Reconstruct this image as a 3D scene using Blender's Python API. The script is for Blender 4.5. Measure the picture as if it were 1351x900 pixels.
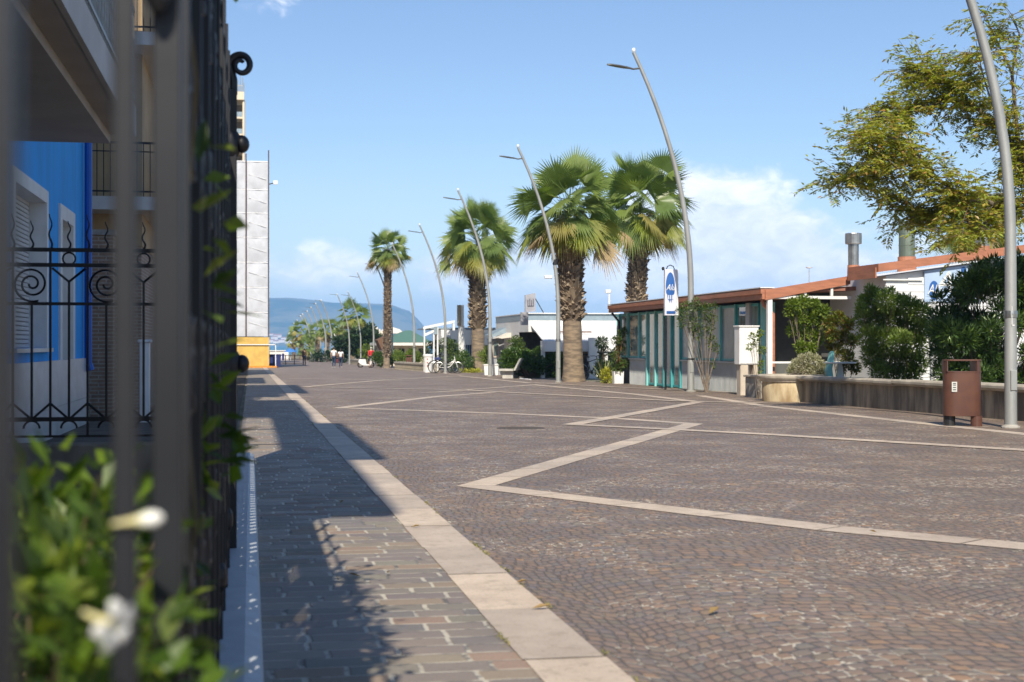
import bpy, bmesh, math, random
import numpy as np
from mathutils import Vector, Matrix, noise as mnoise

for _o in list(bpy.data.objects):
    bpy.data.objects.remove(_o, do_unlink=True)
SC = bpy.context.scene
COL = SC.collection
R = math.radians
PI = math.pi

# ------------------------------------------------------------------ camera
SLOPE = 0.0063            # the promenade falls gently away from the camera
HCAM = 1.10
YAW = R(10.42)
PITCH = math.atan(5 / 1876.4)
cam_d = bpy.data.cameras.new('camera')
cam_d.lens = 50.0
cam_d.sensor_width = 36.0
cam_d.clip_start = 0.05
cam_d.clip_end = 30000
cam_d.dof.use_dof = True
cam_d.dof.focus_distance = 20.0
cam_d.dof.aperture_fstop = 4.2
cam = bpy.data.objects.new('camera', cam_d)
COL.objects.link(cam)
cam.location = (0, 0, HCAM)
cam.rotation_euler = (PI / 2 + PITCH, 0, -YAW)
SC.camera = cam

# ------------------------------------------------------------------ sky
SUN_EL, SUN_AZ = R(43), R(13)          # sun behind the camera, a little to its left
sun_dir = Vector((-math.sin(SUN_AZ) * math.cos(SUN_EL), -math.cos(SUN_AZ) * math.cos(SUN_EL), math.sin(SUN_EL)))
W = bpy.data.worlds.new('World')
SC.world = W
W.use_nodes = True


class NT:
    """small node-graph helper"""
    def __init__(s, tree):
        s.t = tree
        s.n = tree.nodes
        s.l = tree.links

    def new(s, typ, **kw):
        nd = s.n.new(typ)
        for k, v in kw.items():
            setattr(nd, k, v)
        return nd

    def put(s, sock, v):
        if v is None:
            return
        if isinstance(v, bpy.types.NodeSocket):
            s.l.new(v, sock)
        else:
            if isinstance(v, (tuple, list)) and sock.type == 'RGBA' and len(v) == 3:
                v = (*v, 1)
            sock.default_value = v

    def m(s, op, a, b=None, c=None, clamp=False):
        nd = s.new('ShaderNodeMath', operation=op, use_clamp=clamp)
        s.put(nd.inputs[0], a)
        s.put(nd.inputs[1], b)
        s.put(nd.inputs[2], c)
        return nd.outputs[0]

    def v(s, op, a, b=None):
        nd = s.new('ShaderNodeVectorMath', operation=op)
        s.put(nd.inputs[0], a)
        s.put(nd.inputs[1], b)
        return nd.outputs[0]

    def sep(s, a):
        nd = s.new('ShaderNodeSeparateXYZ')
        s.put(nd.inputs[0], a)
        return nd.outputs

    def comb(s, x=0.0, y=0.0, z=0.0):
        nd = s.new('ShaderNodeCombineXYZ')
        s.put(nd.inputs[0], x)
        s.put(nd.inputs[1], y)
        s.put(nd.inputs[2], z)
        return nd.outputs[0]

    def noise(s, vec, scale=1.0, detail=3.0, rough=0.5, dist=0.0):
        nd = s.new('ShaderNodeTexNoise')
        s.put(nd.inputs['Vector'], vec)
        nd.inputs['Scale'].default_value = scale
        nd.inputs['Detail'].default_value = detail
        nd.inputs['Roughness'].default_value = rough
        nd.inputs['Distortion'].default_value = dist
        return nd.outputs['Fac']

    def white(s, vec):
        nd = s.new('ShaderNodeTexWhiteNoise', noise_dimensions='3D')
        s.put(nd.inputs['Vector'], vec)
        return nd.outputs['Value']

    def ramp(s, fac, stops, interp='LINEAR'):
        nd = s.new('ShaderNodeValToRGB')
        cr = nd.color_ramp
        cr.interpolation = interp
        while len(cr.elements) < len(stops):
            cr.elements.new(0.5)
        for e, (p, c) in zip(cr.elements, stops):
            e.position = p
            e.color = (*c, 1) if len(c) == 3 else c
        s.put(nd.inputs[0], fac)
        return nd.outputs[0]

    def smooth(s, x, a, b):
        nd = s.new('ShaderNodeMapRange', interpolation_type='SMOOTHSTEP')
        s.put(nd.inputs[0], x)
        s.put(nd.inputs[1], a)
        s.put(nd.inputs[2], b)
        return nd.outputs[0]

    def mix(s, f, a, b, mode='MIX'):
        nd = s.new('ShaderNodeMix', data_type='RGBA', blend_type=mode)
        s.put(nd.inputs[0], f)
        s.put(nd.inputs[6], a)
        s.put(nd.inputs[7], b)
        return nd.outputs[2]

    def bump(s, h, strength=0.5, dist=0.01):
        nd = s.new('ShaderNodeBump')
        nd.inputs['Strength'].default_value = strength
        nd.inputs['Distance'].default_value = dist
        s.put(nd.inputs['Height'], h)
        return nd.outputs[0]


wt = NT(W.node_tree)
W.node_tree.nodes.clear()
sky = wt.new('ShaderNodeTexSky', sky_type='NISHITA')
sky.sun_disc = False
sky.sun_elevation = SUN_EL
sky.sun_rotation = PI + SUN_AZ
sky.altitude = 0
sky.air_density = 1.0
sky.dust_density = 0.25
sky.ozone_density = 2.2
tc = wt.new('ShaderNodeTexCoord')
dirv = tc.outputs['Generated']
dx, dy, dz = wt.sep(dirv)
az = wt.m('MULTIPLY', wt.m('ARCTAN2', dx, dy), 57.2958)       # degrees clockwise from +Y
el = wt.m('MULTIPLY', wt.m('ARCSINE', dz), 57.2958)
cv = wt.comb(wt.m('MULTIPLY', az, 0.75), wt.m('MULTIPLY', el, 1.25), 3.7)
n1 = wt.noise(cv, 0.30, 7, 0.55, 0.25)
n2 = wt.noise(cv, 0.12, 3, 0.5)
n3 = wt.noise(cv, 1.1, 8, 0.62, 0.6)
# big cumulus to the right of the palms, a low band along the horizon, thin wisps above
def blob(a0, e0, wa, we):
    q = wt.m('ADD', wt.m('POWER', wt.m('ABSOLUTE', wt.m('DIVIDE', wt.m('SUBTRACT', az, a0), wa)), 2.0),
             wt.m('POWER', wt.m('ABSOLUTE', wt.m('DIVIDE', wt.m('SUBTRACT', el, e0), we)), 2.0))
    return wt.m('SUBTRACT', 1.0, q, clamp=True)
b = wt.m('ADD', blob(18.4, 5.0, 5.2, 3.1), wt.m('MULTIPLY', blob(22.0, 3.0, 9.0, 2.6), 0.85))
b = wt.m('ADD', b, wt.m('MULTIPLY', blob(3.5, 2.9, 7.0, 1.7), 0.66))
b = wt.m('ADD', b, wt.m('MULTIPLY', blob(11.5, 3.1, 6.0, 2.6), 0.8))
b = wt.m('ADD', b, wt.m('MULTIPLY', blob(-0.2, 13.8, 3.4, 1.5), 0.55))
b = wt.m('ADD', b, wt.m('MULTIPLY', blob(40.0, 8.0, 14.0, 7.0), 0.7))
b = wt.m('ADD', b, wt.m('MULTIPLY', blob(-30.0, 8.0, 14.0, 7.0), 0.7))
cden = wt.m('SUBTRACT', wt.m('ADD', wt.m('MULTIPLY', b, 0.80), wt.m('MULTIPLY', wt.m('SUBTRACT', n1, 0.5), 1.45)), 0.30)
cden = wt.m('ADD', cden, wt.m('MULTIPLY', wt.m('SUBTRACT', n3, 0.5), 0.55))
cmask = wt.smooth(cden, 0.02, 0.42)
cmask = wt.m('MULTIPLY', cmask, wt.smooth(el, -0.4, 0.5))
cmask = wt.m('MULTIPLY', cmask, 0.86)
veil = wt.m('MULTIPLY', wt.smooth(wt.m('SUBTRACT', 9.0, el), 0.0, 9.0), 0.34)
cshade = wt.ramp(wt.m('ADD', wt.m('MULTIPLY', n1, 0.5), wt.m('MULTIPLY', n3, 0.5)), [(0.35, (8.0, 8.5, 9.8)), (0.60, (12.0, 12.0, 12.4))])
skyc = wt.mix(1.0, sky.outputs[0], (1.06, 1.08, 1.16), 'MULTIPLY')
hazec = wt.mix(veil, skyc, (7.4, 8.6, 10.6))
allc = wt.mix(cmask, hazec, cshade)
bg = wt.new('ShaderNodeBackground')
wt.put(bg.inputs[0], allc)
bg.inputs[1].default_value = 0.088
wo = wt.new('ShaderNodeOutputWorld')
wt.l.new(bg.outputs[0], wo.inputs[0])

sun_data = bpy.data.lights.new('sun', 'SUN')
sun_data.energy = 5.0
sun_data.angle = R(0.55)
sun_data.color = (1.0, 0.91, 0.77)
sun = bpy.data.objects.new('sun', sun_data)
COL.objects.link(sun)
sun.rotation_euler = sun_dir.to_track_quat('Z', 'Y').to_euler()

SC.view_settings.view_transform = 'Standard'
SC.view_settings.look = 'None'
SC.view_settings.gamma = 1.0
SC.view_settings.exposure = 0.45
SC.view_settings.use_curve_mapping = False
SC.cycles.max_bounces = 8
SC.cycles.transparent_max_bounces = 12
SC.cycles.use_denoising = True

# ------------------------------------------------------------------ pixel -> world helpers
F = 1876.4
_fw = Vector((math.sin(YAW) * math.cos(PITCH), math.cos(YAW) * math.cos(PITCH), math.sin(PITCH)))
_rt = Vector((math.cos(YAW), -math.sin(YAW), 0))
_up = _rt.cross(_fw)
CP = Vector((0, 0, HCAM))


def ray(px, py):
    return _fw + _rt * ((px - 675.5) / F) + _up * ((450 - py) / F)


def gz(y):
    return -SLOPE * min(y, 350.0)


def G(px, py):                       # ground point seen at a pixel
    d = ray(px, py)
    t = -HCAM / (d.z + SLOPE * d.y)
    return CP + d * t


def P(px, py, D):                    # point at depth D (metres along the view axis)
    return CP + ray(px, py) * D


def AY(px, py, Y):                   # point on the plane y = Y
    d = ray(px, py)
    return CP + d * (Y / d.y)


def GD(px, D):                       # ground point in pixel column px at depth D
    p = P(px, 455, D)
    p.z = gz(p.y)
    return p


def DEP(p):
    return (Vector(p) - CP).dot(_fw)


# ------------------------------------------------------------------ materials
def principled(name, col, rough=0.6, metal=0.0, spec=0.5):
    mt = bpy.data.materials.new(name)
    mt.use_nodes = True
    nt = NT(mt.node_tree)
    bs = mt.node_tree.nodes['Principled BSDF']
    nt.put(bs.inputs['Base Color'], col)
    nt.put(bs.inputs['Roughness'], rough)
    nt.put(bs.inputs['Metallic'], metal)
    bs.inputs['Specular IOR Level'].default_value = spec
    return mt, nt, bs


def M(name, col, rough=0.6, metal=0.0, var=0.15, scale=6.0, bump=0.0, bscale=40.0, col2=None, lo=0.35, hi=0.65, spec=0.5, stretch=(1, 1, 1)):
    """base colour broken up by dirt noise (object space), optional second colour and bump"""
    mt, nt, bs = principled(name, col, rough, metal, spec)
    geo = nt.new('ShaderNodeNewGeometry')
    pos = nt.v('MULTIPLY', geo.outputs['Position'], tuple(stretch))
    n = nt.noise(pos, scale, 6, 0.6)
    c2 = col2 if col2 else tuple(c * (1 - var * 2) for c in col)
    c = nt.mix(nt.smooth(n, lo, hi), c2, col)
    nt.put(bs.inputs['Base Color'], c)
    nt.put(bs.inputs['Roughness'], nt.m('ADD', rough - 0.08, nt.m('MULTIPLY', n, 0.16)))
    if bump:
        nt.put(bs.inputs['Normal'], nt.bump(nt.noise(pos, bscale, 4, 0.6), bump, 0.01))
    return mt


def leafmat(name, cols, trans=0.35, rough=0.45):
    mt, nt, bs = principled(name, cols[0], rough)
    geo = nt.new('ShaderNodeNewGeometry')
    rnd = geo.outputs['Random Per Island']
    k = len(cols)
    c = nt.ramp(rnd, [(i / max(1, k - 1), cols[i]) for i in range(k)])
    big = nt.noise(geo.outputs['Position'], 1.3, 3, 0.6)
    c = nt.mix(nt.m('MULTIPLY', nt.smooth(big, 0.35, 0.65), 0.35), c, tuple(x * 0.6 for x in cols[0]))
    nt.put(bs.inputs['Base Color'], c)
    tr = nt.new('ShaderNodeBsdfTranslucent')
    nt.put(tr.inputs[0], nt.mix(1.0, c, (1.5, 1.6, 0.6), 'MULTIPLY'))
    mx = nt.new('ShaderNodeMixShader')
    mx.inputs[0].default_value = trans
    nt.l.new(bs.outputs[0], mx.inputs[1])
    nt.l.new(tr.outputs[0], mx.inputs[2])
    nt.l.new(mx.outputs[0], mt.node_tree.nodes['Material Output'].inputs[0])
    return mt


def cobble_mat():
    mt, nt, bs = principled('porphyry_cobbles', (0.12, 0.09, 0.085), 0.6)
    geo = nt.new('ShaderNodeNewGeometry')
    pos = geo.outputs['Position']
    x, y, z = nt.sep(pos)
    wob = nt.noise(pos, 2.6, 3, 0.6)
    wob2 = nt.noise(pos, 17.0, 2, 0.5)
    FW = 1.55
    fx = nt.m('DIVIDE', nt.m('ADD', x, nt.m('MULTIPLY', wob, 0.10)), FW)
    fi = nt.m('FLOOR', fx)
    a = nt.m('SUBTRACT', nt.m('FRACT', fx), 0.5)
    a2 = nt.m('MULTIPLY', a, a)
    yy = nt.m('ADD', y, nt.m('MULTIPLY', a2, 1.35))
    yy = nt.m('ADD', yy, nt.m('MULTIPLY', wob, 0.10))
    yy = nt.m('ADD', yy, nt.m('MULTIPLY', wob2, 0.025))
    rv = nt.m('DIVIDE', yy, 0.088)
    ri = nt.m('FLOOR', rv)
    rf = nt.m('FRACT', rv)
    sh = nt.white(nt.comb(ri, fi, 1.3))
    uu = nt.m('ADD', nt.m('ADD', nt.m('MULTIPLY', a, FW), nt.m('MULTIPLY', a2, nt.m('MULTIPLY', a, 1.6))), nt.m('MULTIPLY', wob2, 0.03))
    uv = nt.m('ADD', nt.m('DIVIDE', uu, 0.080), nt.m('MULTIPLY', sh, 7.0))
    ui = nt.m('FLOOR', uv)
    uf = nt.m('FRACT', uv)
    rid = nt.white(nt.comb(ri, ui, nt.m('ADD', fi, 5.0)))
    rid2 = nt.white(nt.comb(ui, ri, nt.m('ADD', fi, 25.0)))
    ev = nt.m('SUBTRACT', 0.5, nt.m('ABSOLUTE', nt.m('SUBTRACT', rf, 0.5)))
    eu = nt.m('SUBTRACT', 0.5, nt.m('ABSOLUTE', nt.m('SUBTRACT', uf, 0.5)))
    e = nt.m('MINIMUM', ev, eu)
    e = nt.m('ADD', e, nt.m('MULTIPLY', nt.m('SUBTRACT', nt.noise(pos, 60, 2, 0.5), 0.5), 0.05))
    joint = nt.m('SUBTRACT', 1.0, nt.smooth(e, 0.055, 0.105))
    stone = nt.ramp(rid, [(0.0, (0.150, 0.112, 0.10)), (0.2, (0.195, 0.142, 0.122)), (0.4, (0.135, 0.122, 0.122)), (0.55, (0.25, 0.170, 0.125)),
                          (0.7, (0.175, 0.130, 0.112)), (0.85, (0.150, 0.145, 0.125)), (1.0, (0.31, 0.190, 0.115))])
    fine = nt.noise(pos, 190, 3, 0.7)
    stone = nt.mix(1.0, stone, nt.ramp(fine, [(0.25, (0.62, 0.62, 0.62)), (0.75, (1.4, 1.4, 1.4))]), 'MULTIPLY')
    stone = nt.mix(0.48, stone, (0.160, 0.130, 0.112))
    stone = nt.mix(1.0, stone, (1.22, 1.17, 1.05), 'MULTIPLY')
    patch = nt.noise(pos, 0.55, 4, 0.6)
    stone = nt.mix(1.0, stone, nt.ramp(patch, [(0.3, (0.86, 0.86, 0.9)), (0.7, (1.14, 1.08, 1.02))]), 'MULTIPLY')
    # joints: mostly dark grit, here and there pale sand washed into them
    sand = nt.noise(pos, 1.1, 4, 0.65)
    sand2 = nt.noise(pos, 19, 2, 0.6)
    sm = nt.m('MULTIPLY', nt.smooth(sand, 0.42, 0.62), nt.smooth(sand2, 0.50, 0.58))
    jc = nt.mix(sm, (0.105, 0.088, 0.074), (0.60, 0.54, 0.43))
    c = nt.mix(joint, stone, jc)
    nt.put(bs.inputs['Base Color'], c)
    nt.put(bs.inputs['Roughness'], nt.m('ADD', 0.42, nt.m('MULTIPLY', rid2, 0.3)))
    hgt = nt.m('ADD', nt.m('MULTIPLY', nt.smooth(e, 0.02, 0.20), 0.7), nt.m('MULTIPLY', fine, 0.22))
    hgt = nt.m('ADD', hgt, nt.m('MULTIPLY', rid2, 0.35))
    nt.put(bs.inputs['Normal'], nt.bump(hgt, 0.75, 0.012))
    return mt


def slab_mat():
    mt, nt, bs = principled('porphyry_slabs', (0.14, 0.12, 0.12), 0.6)
    geo = nt.new('ShaderNodeNewGeometry')
    pos = geo.outputs['Position']
    x, y, z = nt.sep(pos)
    w2 = nt.noise(pos, 9.0, 3, 0.6)
    rv = nt.m('DIVIDE', nt.m('ADD', y, nt.m('MULTIPLY', w2, 0.018)), 0.148)
    ri = nt.m('FLOOR', rv)
    rf = nt.m('FRACT', rv)
    sh = nt.white(nt.comb(ri, 3.1, 1.3))
    ln = nt.m('ADD', 0.22, nt.m('MULTIPLY', nt.white(nt.comb(ri, 9.1, 4.3)), 0.09))
    uv = nt.m('ADD', nt.m('DIVIDE', nt.m('ADD', x, nt.m('MULTIPLY', w2, 0.03)), ln), nt.m('MULTIPLY', sh, 7.0))
    ui = nt.m('FLOOR', uv)
    uf = nt.m('FRACT', uv)
    rid = nt.white(nt.comb(ri, ui, 5.0))
    ev = nt.m('MULTIPLY', nt.m('SUBTRACT', 0.5, nt.m('ABSOLUTE', nt.m('SUBTRACT', rf, 0.5))), 0.148)
    eu = nt.m('MULTIPLY', nt.m('SUBTRACT', 0.5, nt.m('ABSOLUTE', nt.m('SUBTRACT', uf, 0.5))), 0.22)
    e = nt.m('MINIMUM', ev, nt.m('SUBTRACT', eu, 0.002))
    e = nt.m('ADD', e, nt.m('MULTIPLY', nt.m('SUBTRACT', nt.noise(pos, 45, 2, 0.6), 0.5), 0.006))
    joint = nt.m('SUBTRACT', 1.0, nt.smooth(e, 0.0035, 0.0075))
    stone = nt.ramp(rid, [(0.0, (0.125, 0.12, 0.122)), (0.3, (0.165, 0.15, 0.143)), (0.5, (0.145, 0.132, 0.14)), (0.7, (0.155, 0.158, 0.148)), (0.9, (0.205, 0.17, 0.145)), (1.0, (0.19, 0.15, 0.14))])
    fine = nt.noise(pos, 150, 4, 0.7)
    stone = nt.mix(1.0, stone, nt.ramp(fine, [(0.25, (0.7, 0.7, 0.7)), (0.75, (1.3, 1.3, 1.3))]), 'MULTIPLY')
    stone = nt.mix(1.0, stone, (1.38, 1.26, 1.08), 'MULTIPLY')
    wear = nt.noise(pos, 1.1, 4, 0.6)
    stone = nt.mix(1.0, stone, nt.ramp(wear, [(0.3, (0.82, 0.82, 0.84)), (0.7, (1.15, 1.12, 1.08))]), 'MULTIPLY')
    sand = nt.noise(pos, 6, 4, 0.65)
    jc = nt.mix(nt.smooth(sand, 0.38, 0.54), (0.12, 0.11, 0.10), (0.46, 0.42, 0.34))
    c = nt.mix(joint, stone, jc)
    nt.put(bs.inputs['Base Color'], c)
    hgt = nt.m('ADD', nt.m('MULTIPLY', nt.smooth(e, 0.002, 0.012), 0.6), nt.m('MULTIPLY', fine, 0.25))
    hgt = nt.m('ADD', hgt, nt.m('MULTIPLY', rid, 0.2))
    nt.put(bs.inputs['Normal'], nt.bump(hgt, 0.6, 0.01))
    nt.put(bs.inputs['Roughness'], nt.m('ADD', 0.5, nt.m('MULTIPLY', rid, 0.25)))
    return mt


def travertine_mat(name='travertine_band', joint_len=1.0):
    mt, nt, bs = principled(name, (0.5, 0.42, 0.34), 0.6)
    geo = nt.new('ShaderNodeNewGeometry')
    pos = geo.outputs['Position']
    x, y, z = nt.sep(pos)
    n = nt.noise(pos, 3.0, 5, 0.65)
    pit = nt.noise(nt.v('MULTIPLY', pos, (1.0, 0.35, 1.0)), 130, 3, 0.6)
    sl = nt.m('FRACT', nt.m('DIVIDE', y, joint_len))
    sid = geo.outputs['Random Per Island']
    c = nt.ramp(n, [(0.3, (0.42, 0.345, 0.275)), (0.7, (0.56, 0.475, 0.385))])
    c = nt.mix(1.0, c, nt.ramp(sid, [(0, (0.84, 0.84, 0.85)), (0.5, (1.0, 0.99, 0.98)), (1, (1.12, 1.09, 1.04))]), 'MULTIPLY')
    c = nt.mix(nt.m('MULTIPLY', nt.m('SUBTRACT', 1.0, nt.smooth(pit, 0.33, 0.42)), 0.5), c, (0.22, 0.17, 0.12))
    dirt = nt.noise(pos, 14, 4, 0.7)
    c = nt.mix(nt.m('MULTIPLY', nt.smooth(dirt, 0.50, 0.72), 0.6), c, (0.27, 0.22, 0.16))
    nt.put(bs.inputs['Base Color'], c)
    nt.put(bs.inputs['Normal'], nt.bump(nt.m('ADD', pit, nt.m('MULTIPLY', dirt, 0.6)), 0.3, 0.006))
    return mt


# ------------------------------------------------------------------ mesh builder
class MB:
    def __init__(s):
        s.v = []
        s.f = []

    def add(s, vs, fs):
        o = len(s.v)
        s.v.extend([tuple(v) for v in vs])
        s.f.extend([tuple(i + o for i in f) for f in fs])
        return s

    def box(s, x0, x1, y0, y1, z0, z1, rz=0.0, c=None, bev=0.0):
        if x0 > x1: x0, x1 = x1, x0
        if y0 > y1: y0, y1 = y1, y0
        if z0 > z1: z0, z1 = z1, z0
        if bev:
            b = min(bev, (x1 - x0) / 2.01, (y1 - y0) / 2.01, (z1 - z0) / 2.01)
            bm = bmesh.new()
            bmesh.ops.create_cube(bm, size=1)
            for q in bm.verts:
                q.co = Vector(((x0 + x1) / 2 + q.co.x * (x1 - x0), (y0 + y1) / 2 + q.co.y * (y1 - y0), (z0 + z1) / 2 + q.co.z * (z1 - z0)))
            bmesh.ops.bevel(bm, geom=bm.edges[:], offset=b, segments=1, affect='EDGES')
            bm.verts.ensure_lookup_table()
            vs = [q.co.copy() for q in bm.verts]
            fs = [[q.index for q in f.verts] for f in bm.faces]
            bm.free()
        else:
            vs = [Vector(q) for q in ((x0, y0, z0), (x1, y0, z0), (x1, y1, z0), (x0, y1, z0), (x0, y0, z1), (x1, y0, z1), (x1, y1, z1), (x0, y1, z1))]
            fs = [(0, 3, 2, 1), (4, 5, 6, 7), (0, 1, 5, 4), (1, 2, 6, 5), (2, 3, 7, 6), (3, 0, 4, 7)]
        if rz:
            cc = Vector(c) if c else Vector(((x0 + x1) / 2, (y0 + y1) / 2, 0))
            m = Matrix.Rotation(rz, 3, 'Z')
            vs = [m @ (q - Vector((cc.x, cc.y, 0))) + Vector((cc.x, cc.y, 0)) for q in vs]
        return s.add(vs, fs)

    def tube(s, pts, rad, n=8, cap=True, flat=None):
        pts = [Vector(p) for p in pts]
        if not isinstance(rad, (list, tuple)):
            rad = [rad] * len(pts)
        rings = []
        prev = None
        for i, p in enumerate(pts):
            t = (pts[min(i + 1, len(pts) - 1)] - pts[max(i - 1, 0)])
            if t.length < 1e-9:
                t = Vector((0, 0, 1))
            t.normalize()
            if prev is None:
                a = Vector((0, 0, 1)) if abs(t.z) < 0.9 else Vector((0, 1, 0))
                u = t.cross(a).normalized()
            else:
                u = (prev - t * prev.dot(t))
                u = u.normalized() if u.length > 1e-6 else t.orthogonal().normalized()
            prev = u
            w = t.cross(u)
            rings.append([p + (u * math.cos(2 * PI * k / n) + w * math.sin(2 * PI * k / n)) * rad[i] for k in range(n)])
        vs = [q for r in rings for q in r]
        fs = []
        for i in range(len(pts) - 1):
            for k in range(n):
                k2 = (k + 1) % n
                fs.append((i * n + k, i * n + k2, (i + 1) * n + k2, (i + 1) * n + k))
        if cap:
            fs.append(tuple(range(n - 1, -1, -1)))
            fs.append(tuple((len(pts) - 1) * n + k for k in range(n)))
        return s.add(vs, fs)

    def lathe(s, prof, c=(0, 0, 0), n=20, sx=1.0, sy=1.0):
        c = Vector(c)
        vs = []
        for r, z in prof:
            for k in range(n):
                vs.append(c + Vector((r * sx * math.cos(2 * PI * k / n), r * sy * math.sin(2 * PI * k / n), z)))
        fs = []
        for i in range(len(prof) - 1):
            for k in range(n):
                k2 = (k + 1) % n
                fs.append((i * n + k, i * n + k2, (i + 1) * n + k2, (i + 1) * n + k))
        fs.append(tuple(range(n - 1, -1, -1)))
        fs.append(tuple((len(prof) - 1) * n + k for k in range(n)))
        return s.add(vs, fs)

    def quad(s, a, b, c, d):
        return s.add([a, b, c, d], [(0, 1, 2, 3)])

    def prism(s, poly, off):
        """poly: list of 3-D points of a planar outline, extruded by vector off"""
        off = Vector(off)
        poly = [Vector(p) for p in poly]
        n = len(poly)
        vs = poly + [p + off for p in poly]
        fs = [tuple(range(n)), tuple(range(2 * n - 1, n - 1, -1))]
        for k in range(n):
            k2 = (k + 1) % n
            fs.append((k, k + n, k2 + n, k2))
        return s.add(vs, fs)

    def ellipsoid(s, c, r, n=12, m=8):
        prof = [(max(1e-4, math.sin(PI * i / m)), -math.cos(PI * i / m)) for i in range(m + 1)]
        c = Vector(c)
        vs = []
        for rr, z in prof:
            for k in range(n):
                vs.append(c + Vector((rr * r[0] * math.cos(2 * PI * k / n), rr * r[1] * math.sin(2 * PI * k / n), z * r[2])))
        fs = []
        for i in range(m):
            for k in range(n):
                k2 = (k + 1) % n
                fs.append((i * n + k, i * n + k2, (i + 1) * n + k2, (i + 1) * n + k))
        return s.add(vs, fs)

    def build(s, name, mat, parent=None, origin=None, local=False, smooth=False):
        me = bpy.data.meshes.new(name)
        vv = s.v
        if not local:
            o = Vector(origin) if origin is not None else Vector((0, 0, 0))
            q = parent
            while q is not None:
                o = o + q.location
                q = q.parent
            if o.length:
                vv = [(v[0] - o.x, v[1] - o.y, v[2] - o.z) for v in vv]
        me.from_pydata(vv, [], s.f)
        if smooth:
            me.polygons.foreach_set('use_smooth', [True] * len(me.polygons))
            try:
                me.set_sharp_from_angle(angle=R(40))
            except Exception:
                pass
        me.materials.append(mat)
        me.update()
        ob = bpy.data.objects.new(name, me)
        COL.objects.link(ob)
        if parent is not None:
            ob.parent = parent
        elif origin is not None and not local:
            ob.location = origin
        return ob


def tag(o, label=None, cat=None, group=None, kind=None):
    if label: o['label'] = label
    if cat: o['category'] = cat
    if group: o['group'] = group
    if kind: o['kind'] = kind
    return o


def thing(name, label, cat, loc=(0, 0, 0), group=None):
    o = bpy.data.objects.new(name, None)
    o.empty_display_size = 0.2
    COL.objects.link(o)
    o.location = loc
    return tag(o, label, cat, group)


def copy_tree(o, parent=None):
    c = o.copy()
    COL.objects.link(c)
    c.parent = parent
    for ch in list(o.children):
        copy_tree(ch, c)
    return c


def struct(name, mb, mat, smooth=False):
    return tag(mb.build(name, mat, smooth=smooth), kind='structure')


rng = random.Random(11)
npr = np.random.default_rng(5)


def leaves(mb, pts, length, width, up=0.2, out=None, jitter=0.4, fold=0.15, dirs=None):
    """one leaf blade (two folded quads, kept as one island) at every point"""
    for i, p in enumerate(pts):
        p = Vector(p)
        if dirs is not None:
            d = Vector(dirs[i]) + Vector((rng.gauss(0, jitter), rng.gauss(0, jitter), rng.gauss(0, jitter)))
        else:
            d = Vector((rng.gauss(0, 1), rng.gauss(0, 1), rng.gauss(0, 0.7) + up))
            if out is not None:
                d = d * jitter * 2 + (p - Vector(out)).normalized()
        if d.length < 1e-4:
            d = Vector((0, 0, 1))
        d.normalize()
        s = d.cross(Vector((rng.gauss(0, 0.5), rng.gauss(0, 0.5), 1))).normalized()
        nrm = s.cross(d)
        L = length * rng.uniform(0.65, 1.25)
        w = width * rng.uniform(0.75, 1.2) / 2
        a = p
        m = p + d * L * 0.5 - nrm * fold * w
        t = p + d * L - nrm * L * 0.08
        l_ = p + d * L * 0.45 + s * w + nrm * fold * w
        r_ = p + d * L * 0.45 - s * w + nrm * fold * w
        mb.add([a, l_, t, r_, m], [(0, 4, 1), (4, 2, 1), (0, 3, 4), (4, 3, 2)] if length > 0.09 else [(0, 3, 2, 1)])
    return mb


def clump_points(clumps, n, tight=0.55):
    """n points scattered through a list of (centre, radius3) clumps, denser near each clump's skin"""
    vols = np.array([c[1][0] * c[1][1] * c[1][2] for c in clumps]) ** 0.67
    vols = vols / vols.sum()
    pts = []
    cen = []
    idx = npr.choice(len(clumps), size=n, p=vols)
    for i in idx:
        c, r = clumps[i]
        v = Vector((npr.normal(), npr.normal(), npr.normal())).normalized() * (npr.random() ** tight)
        pts.append(Vector((c[0] + v.x * r[0], c[1] + v.y * r[1], c[2] + v.z * r[2])))
        cen.append(c)
    return pts, cen


def shrub(name, label, cat, base, clumps, n, L, wd, fmat, smat, group=None, up=0.3, stems=True, tight=0.45, stem_r=0.02, plantname='foliage', jitter=0.5):
    t = thing(name, label, cat, base, group)
    pts, cen = clump_points(clumps, n, tight)
    mb = MB()
    dirs = [(p - Vector(c)).normalized() + Vector((0, 0, up)) for p, c in zip(pts, cen)]
    leaves(mb, pts, L, wd, dirs=dirs, jitter=jitter)
    mb.build(plantname, fmat, t)
    if stems:
        sb = MB()
        b0 = Vector(base)
        for c, r in clumps:
            c = Vector(c)
            mid = b0.lerp(c, 0.5) + Vector((rng.uniform(-.1, .1), rng.uniform(-.1, .1), 0.05)) * r[0]
            sb.tube([b0 + Vector((rng.uniform(-.05, .05), rng.uniform(-.05, .05), 0)), mid, c], [stem_r, stem_r * 0.75, stem_r * 0.4], 6)
            for q in range(3):
                e = c + Vector((rng.uniform(-1, 1) * r[0], rng.uniform(-1, 1) * r[1], rng.uniform(0, 1) * r[2])) * 0.8
                sb.tube([mid.lerp(c, rng.uniform(0.2, 0.9)), e], [stem_r * 0.4, stem_r * 0.2], 5)
        sb.build('stem', smat, t)
    return t


def AX(px, py, X):                   # point on the plane x = X
    d = ray(px, py)
    return CP + d * (X / d.x)


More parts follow.
